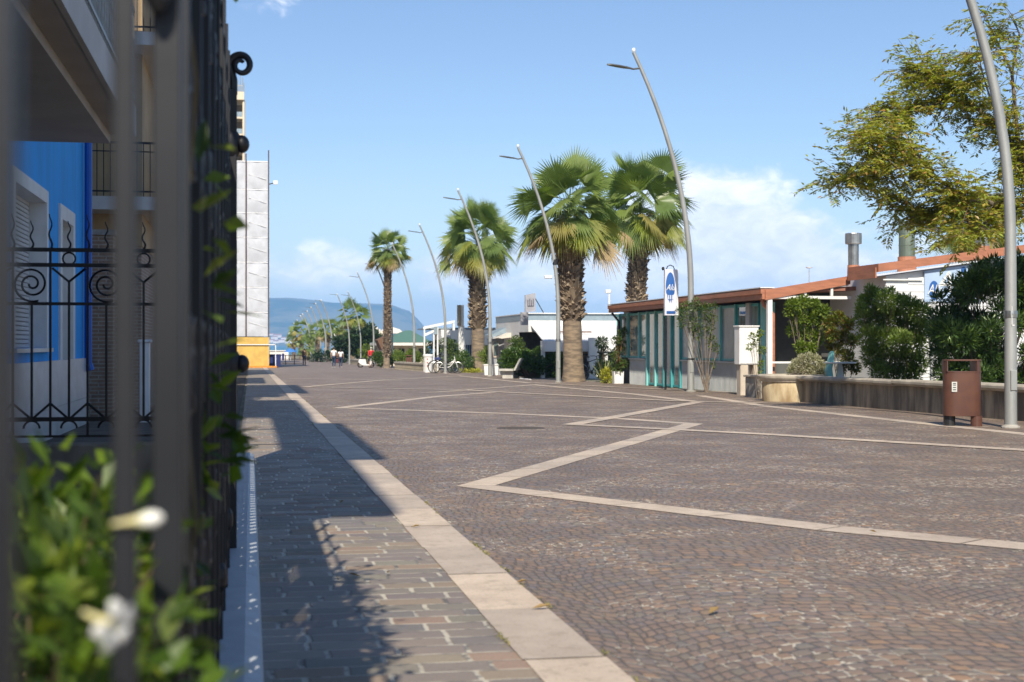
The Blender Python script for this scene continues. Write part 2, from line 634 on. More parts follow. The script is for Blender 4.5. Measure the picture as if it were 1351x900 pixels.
# ------------------------------------------------------------------ shared materials
m_cobble = cobble_mat()
m_slab = slab_mat()
m_trav = travertine_mat()
m_soil = M('soil', (0.11, 0.085, 0.06), 0.9, var=0.25, scale=3, bump=0.6, bscale=30)
m_conc = M('concrete', (0.36, 0.34, 0.30), 0.85, var=0.2, scale=2.5, bump=0.3, bscale=60)
m_iron = M('wrought_iron', (0.013, 0.014, 0.017), 0.45, 0.2, var=0.12, scale=5, bump=0.05, bscale=200, spec=0.5)
m_pole = M('galvanised_steel', (0.36, 0.37, 0.355), 0.5, 0.35, var=0.08, scale=5, bump=0.08, bscale=90, stretch=(1, 1, 0.3))
m_steel = M('brushed_steel', (0.42, 0.42, 0.40), 0.32, 0.85, var=0.12, scale=4)
m_white = M('white_paint', (0.74, 0.74, 0.72), 0.55, var=0.05, scale=3, bump=0.05)
m_dark = M('dark_plastic', (0.02, 0.02, 0.022), 0.5, var=0.2)
m_rubber = M('tyre_rubber', (0.025, 0.025, 0.025), 0.8, var=0.1)


# ------------------------------------------------------------------ ground, sea, hills
def sheet(name, outline, dz, mat, ystep=None):
    mb = MB()
    mb.add([(x, y, gz(y) + dz) for x, y in outline], [tuple(range(len(outline)))])
    return struct(name, mb, mat)


def strip(name, x0, x1, ys, dz, mat):
    mb = MB()
    for a, b in zip(ys[:-1], ys[1:]):
        mb.quad((x0, a, gz(a) + dz), (x1, a, gz(a) + dz), (x1, b, gz(b) + dz), (x0, b, gz(b) + dz))
    return struct(name, mb, mat)


m_ground = M('sandy_ground', (0.26, 0.22, 0.16), 0.9, var=0.2, scale=0.4, bump=0.4, bscale=12, col2=(0.13, 0.13, 0.07))
strip('ground', -420, 520, [-60, 350, 480], -0.02, m_ground)
strip('promenade', 1.24, 13.3, [-12, 350], 0.0, m_cobble)
strip('pavement', -0.13, 0.97, [-12, 118], 0.001, m_slab)
kb = MB()
for k in range(-6, 120):
    dzz = 0.0045 + 0.001 * (k % 2)
    jx = 0.004 * math.sin(k * 2.1)
    kb.quad((0.962 + jx, k + .004, gz(k) + dzz), (1.262 + jx, k + .004, gz(k) + dzz), (1.262 + jx, k + 0.996, gz(k + 1) + dzz), (0.962 + jx, k + 0.996, gz(k + 1) + dzz))
struct('kerb_strip', kb, m_trav)

m_sea = M('sea_water', (0.02, 0.16, 0.24), 0.35, var=0.1, scale=0.02, bump=0.25, bscale=0.6)
mb = MB()
mb.quad((-9000, 440, -3.4), (9000, 440, -3.4), (9000, 8400, -3.4), (-9000, 8400, -3.4))
struct('sea', mb, m_sea)

# hills across the bay
prof = [(-600, 250), (-200, 235), (200, 215), (355, 207), (381, 209), (402, 203), (440, 187), (495, 183), (516, 180), (527, 165), (543, 148), (552, 112), (560, 82), (575, 52), (600, 22), (640, 8), (700, 2)]
hb = MB()
cols = list(range(-600, 701, 10))
rows = [5000, 5150, 5300, 5500, 5700, 5900, 6100, 6300, 6600, 7000]
shp = [-0.02, 0.05, 0.14, 0.33, 0.55, 0.78, 0.95, 1.0, 0.9, 0.5]
for ci, px in enumerate(cols):
    hh = np.interp(px, [a for a, b in prof], [b for a, b in prof])
    for ri, D in enumerate(rows):
        p = P(px, 455, D)
        nz = mnoise.fractal(Vector((p.x * 0.0016, p.y * 0.0016, 0.3)), 1.0, 2.0, 5)
        k = shp[ri]
        z = -3.4 + (hh + 3.4) * k * (D / 6300) + nz * 26 * min(1, max(0, k)) * (1 - k * 0.85) * min(1, hh / 60)
        hb.v.append((p.x, p.y, z if k > 0 else -6))
nr = len(rows)
for ci in range(len(cols) - 1):
    for ri in range(nr - 1):
        a = ci * nr + ri
        hb.f.append((a, a + nr, a + nr + 1, a + 1))
m_hill = M('wooded_hill', (0.045, 0.08, 0.05), 0.95, var=0.2, scale=0.004, col2=(0.16, 0.16, 0.09), lo=0.45, hi=0.62)
struct('hills', hb, m_hill, smooth=True)

# pale houses on the far shore
m_farwall = M('far_pale_plaster', (0.74, 0.70, 0.64), 0.8, var=0.05, scale=0.1)  # plain pale wall colour for distant buildings
m_farroof = M('far_roof_tiles', (0.40, 0.20, 0.13), 0.85, var=0.15, scale=0.1)
fh = [(357, 443), (362, 447), (366, 445), (371, 451), (375, 448), (358, 451), (364, 452), (379, 416), (360, 422), (364, 431), (384, 440), (380, 452), (369, 438), (392, 449), (355.5, 437), (561, 452), (389, 453)]
for px, py in fh:
    D = 5150 + max(0, 453 - py) / 455 * 6000 * 1.9
    hgt = np.interp(D, rows, shp)
    p = P(px, py, D)
    s = rng.uniform(9, 16)
    t = thing('hillside_house', 'tiny pale house among the white specks on the blue hillside across the bay', 'house', (p.x, p.y, p.z - 6), 'houses on the far hillside')
    b_ = MB().box(p.x - s, p.x + s, p.y - s * .6, p.y + s * .6, p.z - 8, p.z + s * 0.45)
    b_.build('wall', m_farwall, t)
    r_ = MB().prism([(p.x - s, p.y - s * .6, p.z + s * .45 + .3), (p.x - s, p.y + s * .6, p.z + s * .45 + .3), (p.x - s, p.y, p.z + s * 0.8)], (2 * s, 0, 0))
    r_.build('roof', m_farroof, t)


# bands of pale stone let into the cobbles (pixel centre-lines thrown onto the ground)
def band(pxs, w, dz, mat=m_trav):
    pts = [G(*q) for q in pxs]
    out_l, out_r = [], []
    for i, p in enumerate(pts):
        d0 = (pts[i] - pts[i - 1]).normalized() if i > 0 else None
        d1 = (pts[i + 1] - pts[i]).normalized() if i < len(pts) - 1 else None
        if d0 is None: d0 = d1
        if d1 is None: d1 = d0
        n0 = Vector((-d0.y, d0.x)); n1 = Vector((-d1.y, d1.x))
        mi = (n0 + n1)
        if mi.length < 0.05:
            mi = n0
        mi = mi.normalized()
        k = min(5.0, 1 / max(0.15, mi.dot(n1)))
        o = mi * (w / 2 * k)
        out_l.append((p.x + o.x, p.y + o.y)); out_r.append((p.x - o.x, p.y - o.y))
    mb = MB()
    for i in range(len(pts) - 1):
        L_ = math.hypot(out_l[i + 1][0] - out_l[i][0], out_l[i + 1][1] - out_l[i][1])
        n_ = max(1, min(60, int(L_ / 0.9)))
        g_ = 0.006 / max(L_ / n_, 0.1)
        for k in range(n_):
            f0, f1 = (k + g_) / n_, (k + 1 - g_) / n_
            jw = rng.uniform(-.006, .006)
            lerp = lambda a, b, f, j=0: (a[0] + (b[0] - a[0]) * f + j, a[1] + (b[1] - a[1]) * f)
            q = [lerp(out_l[i], out_l[i + 1], f0, jw), lerp(out_l[i], out_l[i + 1], f1, jw), lerp(out_r[i], out_r[i + 1], f1, jw), lerp(out_r[i], out_r[i + 1], f0, jw)]
            mb.add([(x, y, gz(y) + dz) for x, y in q], [(0, 1, 2, 3)])
    struct('paving_band', mb, mat)


band([(1500, 735.5), (1095, 697.5), (628, 641.5), (915, 559.5), (820, 552.7), (660, 545.5), (448, 538.3), (580, 523), (652, 517.8)], 0.29, 0.004)
band([(1600, 612), (1351, 594.5), (1020, 574), (873, 566.3), (755, 560.6), (922, 530.8), (838, 520.6), (705, 508), (563, 518.4), (617, 515.6)], 0.29, 0.008)
band([(1010, 532.5), (889, 529.4), (655, 517.5), (617, 515), (401, 511), (510, 501.6), (606, 496.3), (700, 506)], 0.29, 0.012)
band([(485, 503), (552, 501.4)], 0.3, 0.004)
band([(380, 499.5), (510, 501)], 0.3, 0.005)
band([(425, 489.8), (475, 490)], 0.3, 0.004)
band([(924, 522.2), (1010, 536), (1208, 557.8), (1351, 572.8), (1500, 592)], 0.28, 0.004)
band([(703, 505.6), (830, 512.2), (1000, 519.8)], 0.22, 0.0165)
band([(500, 485.5), (610, 495.5)], 0.22, 0.016)

# manhole cover
m_cover = M('worn_cast_iron', (0.085, 0.07, 0.062), 0.7, 0.0, var=0.15, scale=15)
p = G(687, 565)
mh = thing('manhole_cover', 'round dark iron manhole cover set in the cobbles', 'manhole cover', p)
MB().lathe([(0.36, 0.001), (0.36, 0.004), (0.33, 0.005)], p, 32).build('rim', m_cover, mh)
mb = MB().lathe([(0.325, 0.001), (0.325, 0.004)], p, 32)
for k in range(-4, 5):
    hw = math.sqrt(max(0, 0.30 ** 2 - (k * 0.065) ** 2))
    mb.box(p.x - hw, p.x + hw, p.y + k * 0.065 - 0.012, p.y + k * 0.065 + 0.012, p.z + 0.0045, p.z + 0.007)
mb.build('cover', m_cover, mh)

# ================================================================== LEFT SIDE
# ---- garden ground behind the fence
mb = MB()
for a, b in ((-12, 10), (10, 40), (40, 118)):
    mb.quad((-60, a, gz(a) + 0.004), (-0.20, a, gz(a) + 0.004), (-0.20, b, gz(b) + 0.004), (-60, b, gz(b) + 0.004))
struct('garden_ground', mb, m_soil)

m_plaster_grey = M('grey_soffit_plaster', (0.50, 0.47, 0.43), 0.9, var=0.06, scale=1.5, bump=0.1, bscale=80)
m_plaster_pale = M('pale_plaster', (0.52, 0.52, 0.50), 0.85, var=0.06, scale=2, bump=0.1, bscale=80)
m_blue = M('blue_render', (0.010, 0.34, 0.84), 0.8, var=0.09, scale=2.5, bump=0.25, bscale=60, stretch=(1, 1, 0.25))
m_bluepipe = M('blue_pipe_paint', (0.008, 0.10, 0.42), 0.45, var=0.05)
m_whitewin = M('white_window_surround', (0.62, 0.63, 0.62), 0.6, var=0.05, scale=4)
m_marble = M('grey_marble', (0.52, 0.54, 0.55), 0.35, var=0.09, scale=2.2, bump=0.03, stretch=(1, 1, 2.4))
m_tan = M('ochre_plaster', (0.42, 0.30, 0.16), 0.85, var=0.1, scale=1.5)


def brick_mat(name, c1, c2, mortar, scale=1.0, bw=0.25, rh=0.065, msize=0.010):
    mt, nt, bs = principled(name, c1, 0.8)
    geo = nt.new('ShaderNodeNewGeometry')
    x, y, z = nt.sep(geo.outputs['Position'])
    vec = nt.comb(nt.m('ADD', x, y), z, 0.0)
    br = nt.new('ShaderNodeTexBrick')
    nt.put(br.inputs['Vector'], vec)
    br.inputs['Scale'].default_value = 1.0
    nt.put(br.inputs['Color1'], c1); nt.put(br.inputs['Color2'], c2); nt.put(br.inputs['Mortar'], mortar)
    br.inputs['Brick Width'].default_value = bw
    br.inputs['Row Height'].default_value = rh
    br.inputs['Mortar Size'].default_value = msize
    n = nt.noise(geo.outputs['Position'], 9, 4, 0.6)
    nt.put(bs.inputs['Base Color'], nt.mix(1.0, br.outputs['Color'], nt.ramp(n, [(0.3, (0.75, 0.75, 0.75)), (0.7, (1.15, 1.15, 1.15))]), 'MULTIPLY'))
    nt.put(bs.inputs['Normal'], nt.bump(nt.m('SUBTRACT', 1.0, br.outputs['Fac']), 0.5, 0.01))
    return mt


m_brick = brick_mat('old_facing_brick', (0.30, 0.19, 0.12), (0.24, 0.16, 0.11), (0.36, 0.32, 0.26))

# ---- apartment house whose balcony hangs overhead
t = thing('apartment_house', 'pale apartment house with grey balcony soffit hanging over the top left corner', 'apartment house', (-4.5, 7, gz(7)))
MB().box(-10, -2.7, -0.3, 14.3, -0.3, 10.0).build('wall', m_plaster_pale, t)
Y1 = AY(80, 195, 14.6).y
for fl, zf in enumerate((3.1,)):
    bl = MB().box(-2.69, -1.37, -0.4, 14.6, zf, zf + 0.16)
    bl.box(-1.368, -1.165, -0.4, 14.6, zf + 0.085, zf + 0.16)
    b_o = bl.build('balcony', m_plaster_grey, t)
    MB().box(-1.163, -1.12, -0.42, 14.62, zf + 0.075, zf + 0.36).build('fascia', m_plaster_pale, b_o)
    rb = MB()
    rb.box(-1.15, -1.13, -0.4, 14.6, zf + 1.30, zf + 1.34)
    rb.box(-1.15, -1.13, -0.4, 14.6, zf + 0.44, zf + 0.47)
    for k in range(0, 150):
        y = -0.35 + k * 0.1
        rb.box(-1.145, -1.135, y, y + 0.010, zf + 0.36, zf + 1.3)
        if k % 2 == 0:
            ring = [(-1.14, y + 0.055 + 0.045 * math.cos(a), zf + 0.9 + 0.09 * math.sin(a)) for a in [2 * PI * j / 8 for j in range(9)]]
            rb.tube(ring, 0.006, 4, cap=False)
            ring = [(-1.14, y + 0.055 + 0.045 * math.cos(a), zf + 0.65 + 0.09 * math.sin(a)) for a in [2 * PI * j / 8 for j in range(9)]]
            rb.tube(ring, 0.006, 4, cap=False)
    rb.build('railing', m_pole, b_o)
    MB().box(-1.20, -1.19, -0.38, 14.56, zf + 0.37, zf + 1.25).build('windbreak', M('frosted_panel', (0.42, 0.47, 0.52), 0.4, var=0.1, scale=6), b_o)
MB().box(-10.2, -2.62, -0.5, 14.65, 10.001, 10.25).build('roof', m_plaster_pale, t)
# unseen canopy strip and brackets, added to shape the shadow on the pavement
cn = MB().box(-2.02, -1.37, -0.5, 14.65, 9.60, 9.85).box(-1.369, -0.98, 4.6, 12.2, 9.60, 9.85).build('added_shade_canopy', m_plaster_pale, t)
for k in range(5):
    MB().box(-2.69, -2.021, 0.2 + k * 3.5, 0.28 + k * 3.5, 9.68, 9.76).build('bracket', m_iron, cn)

# ---- blue house
xe = -2.6
ye = AX(112, 455, xe).y
t = thing('blue_house', 'bright blue rendered house with white shutters and grey marble plinth', 'house', (xe - 3, 18, gz(18)))
ztop = 9.6
wz = AX(60, 476, xe).z

m_shutter = M('white_roller_shutter', (0.66, 0.67, 0.66), 0.5, var=0.04)
a0 = AX(14, 400, xe).y
a1 = AX(61, 400, xe).y
zt = 1.1 + 1.98
zs = 1.06
c0, c1 = AX(77, 400, xe).y, AX(96.5, 400, xe).y
zt2 = AX(77, 268, xe).z
wall = MB()
# wall built round the two openings
wall.box(-9, xe, 14.66, a0, gz(20) - .1, ztop)
wall.box(-9, xe, a1, c0, gz(20) - .1, ztop)
wall.box(-9, xe, c1, ye, gz(20) - .1, ztop)
wall.box(-9, xe, a0, a1, zt, ztop)
wall.box(-9, xe, c0, c1, zt2, ztop)
wall.box(-9, xe, a0, a1, -0.2, zs)
wall.build('wall', m_blue, t)
wn = thing_part = MB()
fr = 0.16
wn.box(xe - 0.35, xe + 0.03, a0 - 0.002, a0 + fr, zs, zt)
wn.box(xe - 0.35, xe + 0.03, a1 - fr, a1 + 0.002, zs, zt)
wn.box(xe - 0.35, xe + 0.03, a0 + fr, a1 - fr, zt - fr, zt + 0.002)
w1 = wn.build('window', m_whitewin, t)
sh = MB()
k = 0
z = zs
while z < zt - fr:
    sh.box(xe - 0.22, xe - 0.19, a0 + fr, a1 - fr, z + 0.004, z + 0.048, bev=0.006)
    z += 0.055
sh.build('roller_shutter', m_shutter, w1)
MB().box(xe - 0.3, xe + 0.08, a0 - 0.08, a1 + 0.08, zs - 0.05, zs - 0.002).build('sill', m_marble, w1)
dn = MB()
dn.box(xe - 0.3, xe + 0.03, c0 - 0.002, c0 + 0.22, wz - 0.02, zt2)
dn.box(xe - 0.3, xe + 0.03, c1 - 0.22, c1 + 0.002, wz - 0.02, zt2)
dn.box(xe - 0.3, xe + 0.03, c0 + 0.22, c1 - 0.22, zt2 - 0.2, zt2 + 0.002)
d1 = dn.build('window', m_whitewin, t)
MB().box(xe - 0.32, xe - 0.26, c0 + 0.22, c1 - 0.22, wz - 0.3, zt2 - 0.2).build('roller_shutter', m_shutter, d1)
pl = MB()
yy = 14.66
while yy < ye:
    y2 = min(yy + 1.3, ye + 0.05)
    for z0_, z1_ in ((-0.25, 0.27), (0.275, wz - 0.004)):
        pl.box(xe - 0.001, xe + 0.06, yy, y2 - 0.006, z0_, z1_)
    yy += 1.3
pl.build('marble_plinth', m_marble, t)
pp = MB().tube([(xe + 0.09, ye - 0.35, ztop), (xe + 0.09, ye - 0.35, wz - 0.1)], 0.06, 10)
pp.tube([(xe + 0.09, ye - 0.35, wz - 0.1), (xe + 0.12, ye - 0.35, wz - 0.2)], 0.07, 10)
pp.build('downpipe', m_bluepipe, t)
MB().box(-9.2, xe + 1.25, 14.66, ye + 0.1, ztop, ztop + 0.3).build('roof', m_plaster_pale, t)

# ---- ochre block with stacked balconies
Yb = 26.6
t = thing('balcony_house', 'ochre plastered house with stacked dark railed balconies beyond the blue house', 'house', (-5, 30, gz(30)))
MB().box(-9, -2.0, Yb + 0.9, 37, 2.95, 9.9).build('wall', m_tan, t)
MB().box(-9, -2.02, Yb + 1.0, 36.9, -0.4, 2.95).build('ground_floor_wall', m_brick, t)
for zf in (3.55, 6.55, 9.4):
    b_o = MB().box(-8.8, -1.62, Yb, 37.2, zf, zf + 0.24).build('balcony', m_plaster_pale, t)
    rb = MB()
    rb.box(-8.7, -1.68, Yb + 0.04, Yb + 0.07, zf + 1.2, zf + 1.24)
    rb.box(-8.7, -1.68, Yb + 0.04, Yb + 0.07, zf + 0.32, zf + 0.35)
    rb.box(-8.7, -1.68, Yb + 0.04, Yb + 0.07, zf + 1.05, zf + 1.07)
    for k in range(60):
        x = -1.68 - k * 0.117
        rb.box(x - 0.008, x + 0.008, Yb + 0.045, Yb + 0.061, zf + 0.24, zf + 1.2)
    for k in range(90):
        y = Yb + 0.1 + k * 0.117
        rb.box(-1.70, -1.684, y, y + 0.016, zf + 0.24, zf + 1.2)
    rb.box(-1.70, -1.67, Yb + 0.04, 37.1, zf + 1.201, zf + 1.241)
    rb.build('railing', m_iron, b_o)
MB().box(-9.2, -1.5, Yb, 37.3, 12.4, 12.7).build('roof', m_plaster_pale, t)
for k in range(3):
    z0_ = (3.9, 6.9, 0.2)[k]
    w_ = MB().box(-4.1, -3.1, Yb + 0.88, Yb + 0.93, z0_, z0_ + 2.2).build('window', m_whitewin, t)
    MB().box(-4.0, -3.2, Yb + 0.86, Yb + 0.878, z0_ + 0.1, z0_ + 2.1).build('pane', M('dark_glass', (0.03, 0.04, 0.05), 0.12, var=0.05), w_)
# brick gate pier and white post in front of it
pa = AY(118, 470, 24.9); pb = AY(149, 470, 24.9)
t = thing('brick_pier', 'tall brown brick gate pier beside the blue house', 'pier', ((pa.x + pb.x) / 2, 25.1, gz(25)))
MB().box(pa.x, pb.x, 24.9, 25.35, gz(25) - .02, AY(130, 310, 24.9).z).build('shaft', m_brick, t)
MB().box(pa.x - 0.04, pb.x + 0.04, 24.86, 25.4, AY(130, 310, 24.9).z + 0.001, AY(130, 303, 24.9).z).build('cap', m_conc, t)
pa = AY(184, 470, 23.5); pb = AY(197, 470, 23.5)
t = thing('white_gate_post', 'pale painted gate post behind the iron railings', 'post', ((pa.x + pb.x) / 2, 23.6, gz(23.6)))
MB().box(pa.x, pb.x, 23.5, 23.75, gz(23) - .02, AY(190, 452, 23.5).z, bev=0.01).build('shaft', m_white, t)
MB().box(pa.x - 0.03, pb.x + 0.03, 23.46, 23.79, AY(190, 452, 23.5).z, AY(190, 448, 23.5).z, bev=0.01).build('cap', m_white, t)
# two further houses of the row; their roofs shade the pavement
for (ya, yb, xr, zz, lab, mt_) in ((44, 56, -1.75, 9.0, 'cream house farther along the row behind the iron fence', m_plaster_pale), (66, 88, -1.4, 10.5, 'ochre house next to the scaffolded building', m_tan)):
    t = thing('row_house', lab, 'house', (-5, (ya + yb) / 2, gz((ya + yb) / 2)))
    MB().box(-10, xr - 0.7, ya, yb, gz(yb) - .1, zz).build('wall', mt_, t)
    MB().box(-10.2, xr, ya - 0.2, yb + 0.2, zz, zz + 0.3).build('roof', m_plaster_pale, t)
    for k in range(3):
        y = ya + 1.5 + k * 3.2
        w_ = MB().box(xr - 0.72, xr - 0.66, y, y + 1.1, 1.0, 2.5).build('window', m_whitewin, t)
        MB().box(xr - 0.68, xr - 0.65, y + 0.1, y + 1.0, 1.1, 2.4).build('shutter', m_shutter, w_)

# ---- cross fence with spirals (perpendicular to the street)
YC = 10.55
S_ = 10.55 / F


def cx(px): return AY(px, 455, YC).x
def cz(py): return AY(100, py, YC).z


t = thing('spiral_iron_railing', 'black wrought iron railing with spirals and wavy spikes in front of the blue house', 'railing', (cx(100), YC, gz(YC)))
mb = MB()
for py, h in ((330, 0.028), (350, 0.028), (401, 0.022), (553, 0.03)):
    MB().box(cx(-60), cx(238), YC - 0.012, YC + 0.012, cz(py) - h / 2, cz(py) + h / 2).build('rail', m_iron, t)
x0p = 17.0


def wavy(mb, px, py0, py1):
    pts = []
    for k in range(13):
        f = k / 12
        pts.append((cx(px) + 0.012 * math.sin(f * 11) * (1 - 0.3 * f), YC, cz(py0 + (py1 - py0) * f)))
    mb.tube(pts, [0.0085 * (1 - 0.55 * k / 12) for k in range(13)], 6)


npick = 0
for k in range(-3, 10):
    px = 17.3 + 24.6 * k
    mb = MB()
    main = (k % 2 == 0)
    if main:
        mb.box(cx(px) - 0.008, cx(px) + 0.008, YC - 0.0085, YC + 0.0085, cz(575), cz(330))
        wavy(mb, px, 330, 283)
        for sgn in (-1, 1):
            mb.tube([(cx(px), YC - 0.002, cz(532)), (cx(px) + sgn * 0.115, YC - 0.002, cz(551))], 0.009, 5)
        mb.build('picket', m_iron, t)
    else:
        fork = ((k - 1) // 2) % 2 == 1
        mb.box(cx(px) - 0.008, cx(px) + 0.008, YC - 0.0085, YC + 0.0085, cz(553), cz(401) if not fork else cz(372))
        wavy(mb, px, 328, 292)
        o = mb.build('picket', m_iron, t)
        ob_ = MB()
        if fork:
            for sgn in (-1, 1):
                ob_.tube([(cx(px), YC - .002, cz(372)), (cx(px) + sgn * 0.115, YC - .002, cz(354))], 0.009, 5)
            c = Vector((cx(px), YC, cz(341.5)))
            ob_.tube([c + Vector((0.044 * math.cos(a), 0, 0.044 * math.sin(a))) for a in [2 * PI * j / 16 for j in range(17)]], 0.007, 5, cap=False)
            ob_.build('fork', m_iron, o)
        else:
            c = Vector((cx(px), YC, cz(375)))
            pts = []
            for j in range(60):
                a = -PI / 2 + 0.35 - j / 59 * 4.6 * PI
                r = 0.128 * (1 - j / 59 * 0.86)
                pts.append(c + Vector((r * math.cos(a), 0, r * math.sin(a) * 1.0)))
            ob_.tube([(cx(px) + 0.0, YC, cz(398.5)), (cx(px) + 0.03, YC, cz(399))] + pts, 0.0085, 6)
            ob_.build('spiral', m_iron, o)
        c = Vector((cx(px), YC, cz(565)))
        hb_ = MB().tube([c + Vector((0.055 * math.cos(a), 0, 0.055 * math.sin(a))) for a in [PI * j / 10 for j in range(11)]], 0.008, 5)
        hb_.build('arc', m_iron, o)
mb = MB().box(cx(-60), cx(238), YC - .01, YC + .01, cz(577), cz(574))
mb.build('bottom_rail', m_iron, t)
MB().box(cx(-62), cx(300), YC - 0.12, YC + 0.12, gz(YC), cz(585), bev=0.01).build('plinth', m_conc, t)

# ---- street fence, seen almost end-on
XF = -0.105
t = thing('street_fence', 'tall black wrought iron street fence seen end on close to the camera', 'fence', (XF, 4, gz(4)))
ys_ = [0.02, 0.585]
d_list = [0.585, 1.13, 1.70, 2.26, 2.8, 3.35, 3.9, 4.45, 5.0, 5.55, 6.1, 6.65]
for k, D in enumerate(d_list):
    hw = 0.0125 if k != 2 else 0.0165
    if k == 0: hw = 0.008
    if k == 1: hw = 0.0092
    xx = {0: -6, 1: 165, 2: 221}.get(k, None)
    x = AY(xx, 455, D).x if xx is not None else XF
    y = D + 0.0
    mb = MB().box(x - hw, x + hw, y - hw, y + hw, gz(y) + 0.12, 2.45, bev=0.002)
    if k in (2, 5, 8, 11):
        mb.lathe([(hw * 1.2, -0.05), (hw * 2.0, -0.03), (hw * 2.2, 0), (hw * 2.0, 0.03), (hw * 1.2, 0.05)], (x, y, 0.30), 12)
    mb.build('bar', m_iron, t)
for z, h in ((0.22, 0.03), (2.30, 0.03), (2.02, 0.02)):
    MB().box(XF - 0.006, XF + 0.006, 2.3, 7.3, gz(4) + z - h / 2, gz(4) + z + h / 2).build('rail', m_iron, t)
# leaf-shaped ornament near the top of the thick bar
x2 = AY(214, 455, 1.70).x
mb = MB()
for z, a, b_ in ((1.53, 0.03, 0.055), (1.62, 0.05, 0.06)):
    mb.ellipsoid((x2 - 0.004, 1.66, z), (a * 0.6, 0.02, b_), 12, 8)
mb.build('ornament', m_iron, t)
# scrolls filling the fence between the far bars
for k in range(3, len(d_list) - 1):
    yc = (d_list[k] + d_list[k + 1]) / 2
    for zc, r0 in ((0.62, 0.20), (1.05, 0.18), (1.48, 0.2), (1.9, 0.18)):
        for sg in (-1, 1):
            pts = []
            for j in range(22):
                a = j / 21 * 2.9 * PI
                r = r0 * (1 - 0.72 * j / 21) * 0.62
                pts.append((XF + rng.uniform(-0.001, 0.001), yc + sg * (0.11 - r * math.cos(a) * 0.8) * 1.0, zc + r * math.sin(a)))
            MB().tube(pts, 0.0085, 5).build('scroll', m_iron, t)
# end post with a big volute
yp = AX(304.5, 455, XF).y
yp = 7.35
xp = AY(304.5, 455, yp).x
mb = MB().box(xp - 0.03, xp + 0.03, yp - 0.03, yp + 0.03, gz(yp), AY(305, 118, yp).z, bev=0.004)
po = mb.build('post', m_iron, t)
pts = []
zc = AY(312, 87, yp).z
xc = AY(318, 87, yp).x
r0 = 13.5 / F * yp
pts = [(xp + 0.012, yp, AY(305, 125, yp).z), (xp + 0.012, yp, AY(305, 105, yp).z)]
for j in range(40):
    a = PI - j / 39 * 2.75 * PI
    r = r0 * (1.0 - 0.70 * (j / 39) ** 1.2)
    pts.append((xc + r * math.cos(a) * 1.05, yp - 0.012 * math.sin(j / 39 * PI) - j * 0.0006, zc + r * math.sin(a) * 1.12))
MB().tube(pts, [0.021 - 0.012 * j / len(pts) for j in range(len(pts))], 10).build('volute', m_iron, po)
for py in (190, 480):
    mb = MB()
    z = AY(305, py, yp).z
    pr = [(0.012, -0.06), (0.03, -0.055), (0.042, -0.035), (0.05, 0), (0.042, 0.035), (0.03, 0.055), (0.012, 0.06)]
    # short horizontal boss pointing to the street
    mb.lathe([(0.036, -0.062), (0.044, -0.045), (0.05, -0.02), (0.052, 0.02), (0.044, 0.045), (0.034, 0.062)], (xp, yp, z), 16)
    mb.ellipsoid((xp + 0.055, yp, z), (0.038, 0.042, 0.046), 14, 10)
    mb.build('knob', m_iron, po, smooth=True)
MB().tube([(xp + 0.004, yp + .03, AY(305, 180, yp).z), (xp - 0.035, yp + .03, AY(305, 120, yp).z), (xp - 0.035, yp + .03, AY(305, 100, yp).z)], 0.012, 6).build('brace', m_iron, po)
# perforated privacy sheet behind the bars: sun comes through its holes and slots
kp = MB()
XK = -0.135


def sheet_col(ya, yb, z0, z1, holes):
    """one upright strip of sheet with openings left between (za, zb) pairs"""
    zc_ = z0
    for za, zb in holes:
        kp.box(XK - 0.0015, XK + 0.0015, ya, yb, zc_, za)
        zc_ = zb
    kp.box(XK - 0.0015, XK + 0.0015, ya, yb, zc_, z1)


yq = 2.45
kk = 0
while yq < 14.3:
    g0 = gz(yq)
    z0_, z1_ = g0 + 0.122, g0 + 2.22
    if 4.05 < yq < 4.62:
        sheet_col(yq, yq + 0.018, z0_, z1_, [])
        sheet_col(yq + 0.018, yq + 0.038, z0_, z1_, [(g0 + 1.12, g0 + 1.72)])
        yq += 0.038
        continue
    if 5.3 < yq < 5.9:
        sheet_col(yq, yq + 0.018, z0_, z1_, [])
        sheet_col(yq + 0.018, yq + 0.038, z0_, z1_, [(g0 + 1.3, g0 + 1.55)])
        yq += 0.038
        continue
    w = 0.155
    big = [(g0 + 0.655, g0 + 0.80)]
    dots = big + []
    sheet_col(yq, yq + 0.045, z0_, z1_, [])
    if kk % 2 == 0:
        sheet_col(yq + 0.045, yq + 0.065, z0_, z1_, big)
        sheet_col(yq + 0.065, yq + 0.095, z0_, z1_, [(g0 + 0.36, g0 + 0.40), (g0 + 0.48, g0 + 0.525)] + big)
        sheet_col(yq + 0.095, yq + 0.112, z0_, z1_, big)
    else:
        sheet_col(yq + 0.045, yq + 0.112, z0_, z1_, big)
    sheet_col(yq + 0.112, yq + w, z0_, z1_, [])
    yq += w
    kk += 1
kp.build('privacy_sheet', M('grey_sheet_metal', (0.16, 0.17, 0.19), 0.45, 0.3, var=0.12, scale=5, stretch=(1, 3, 0.3)), t)

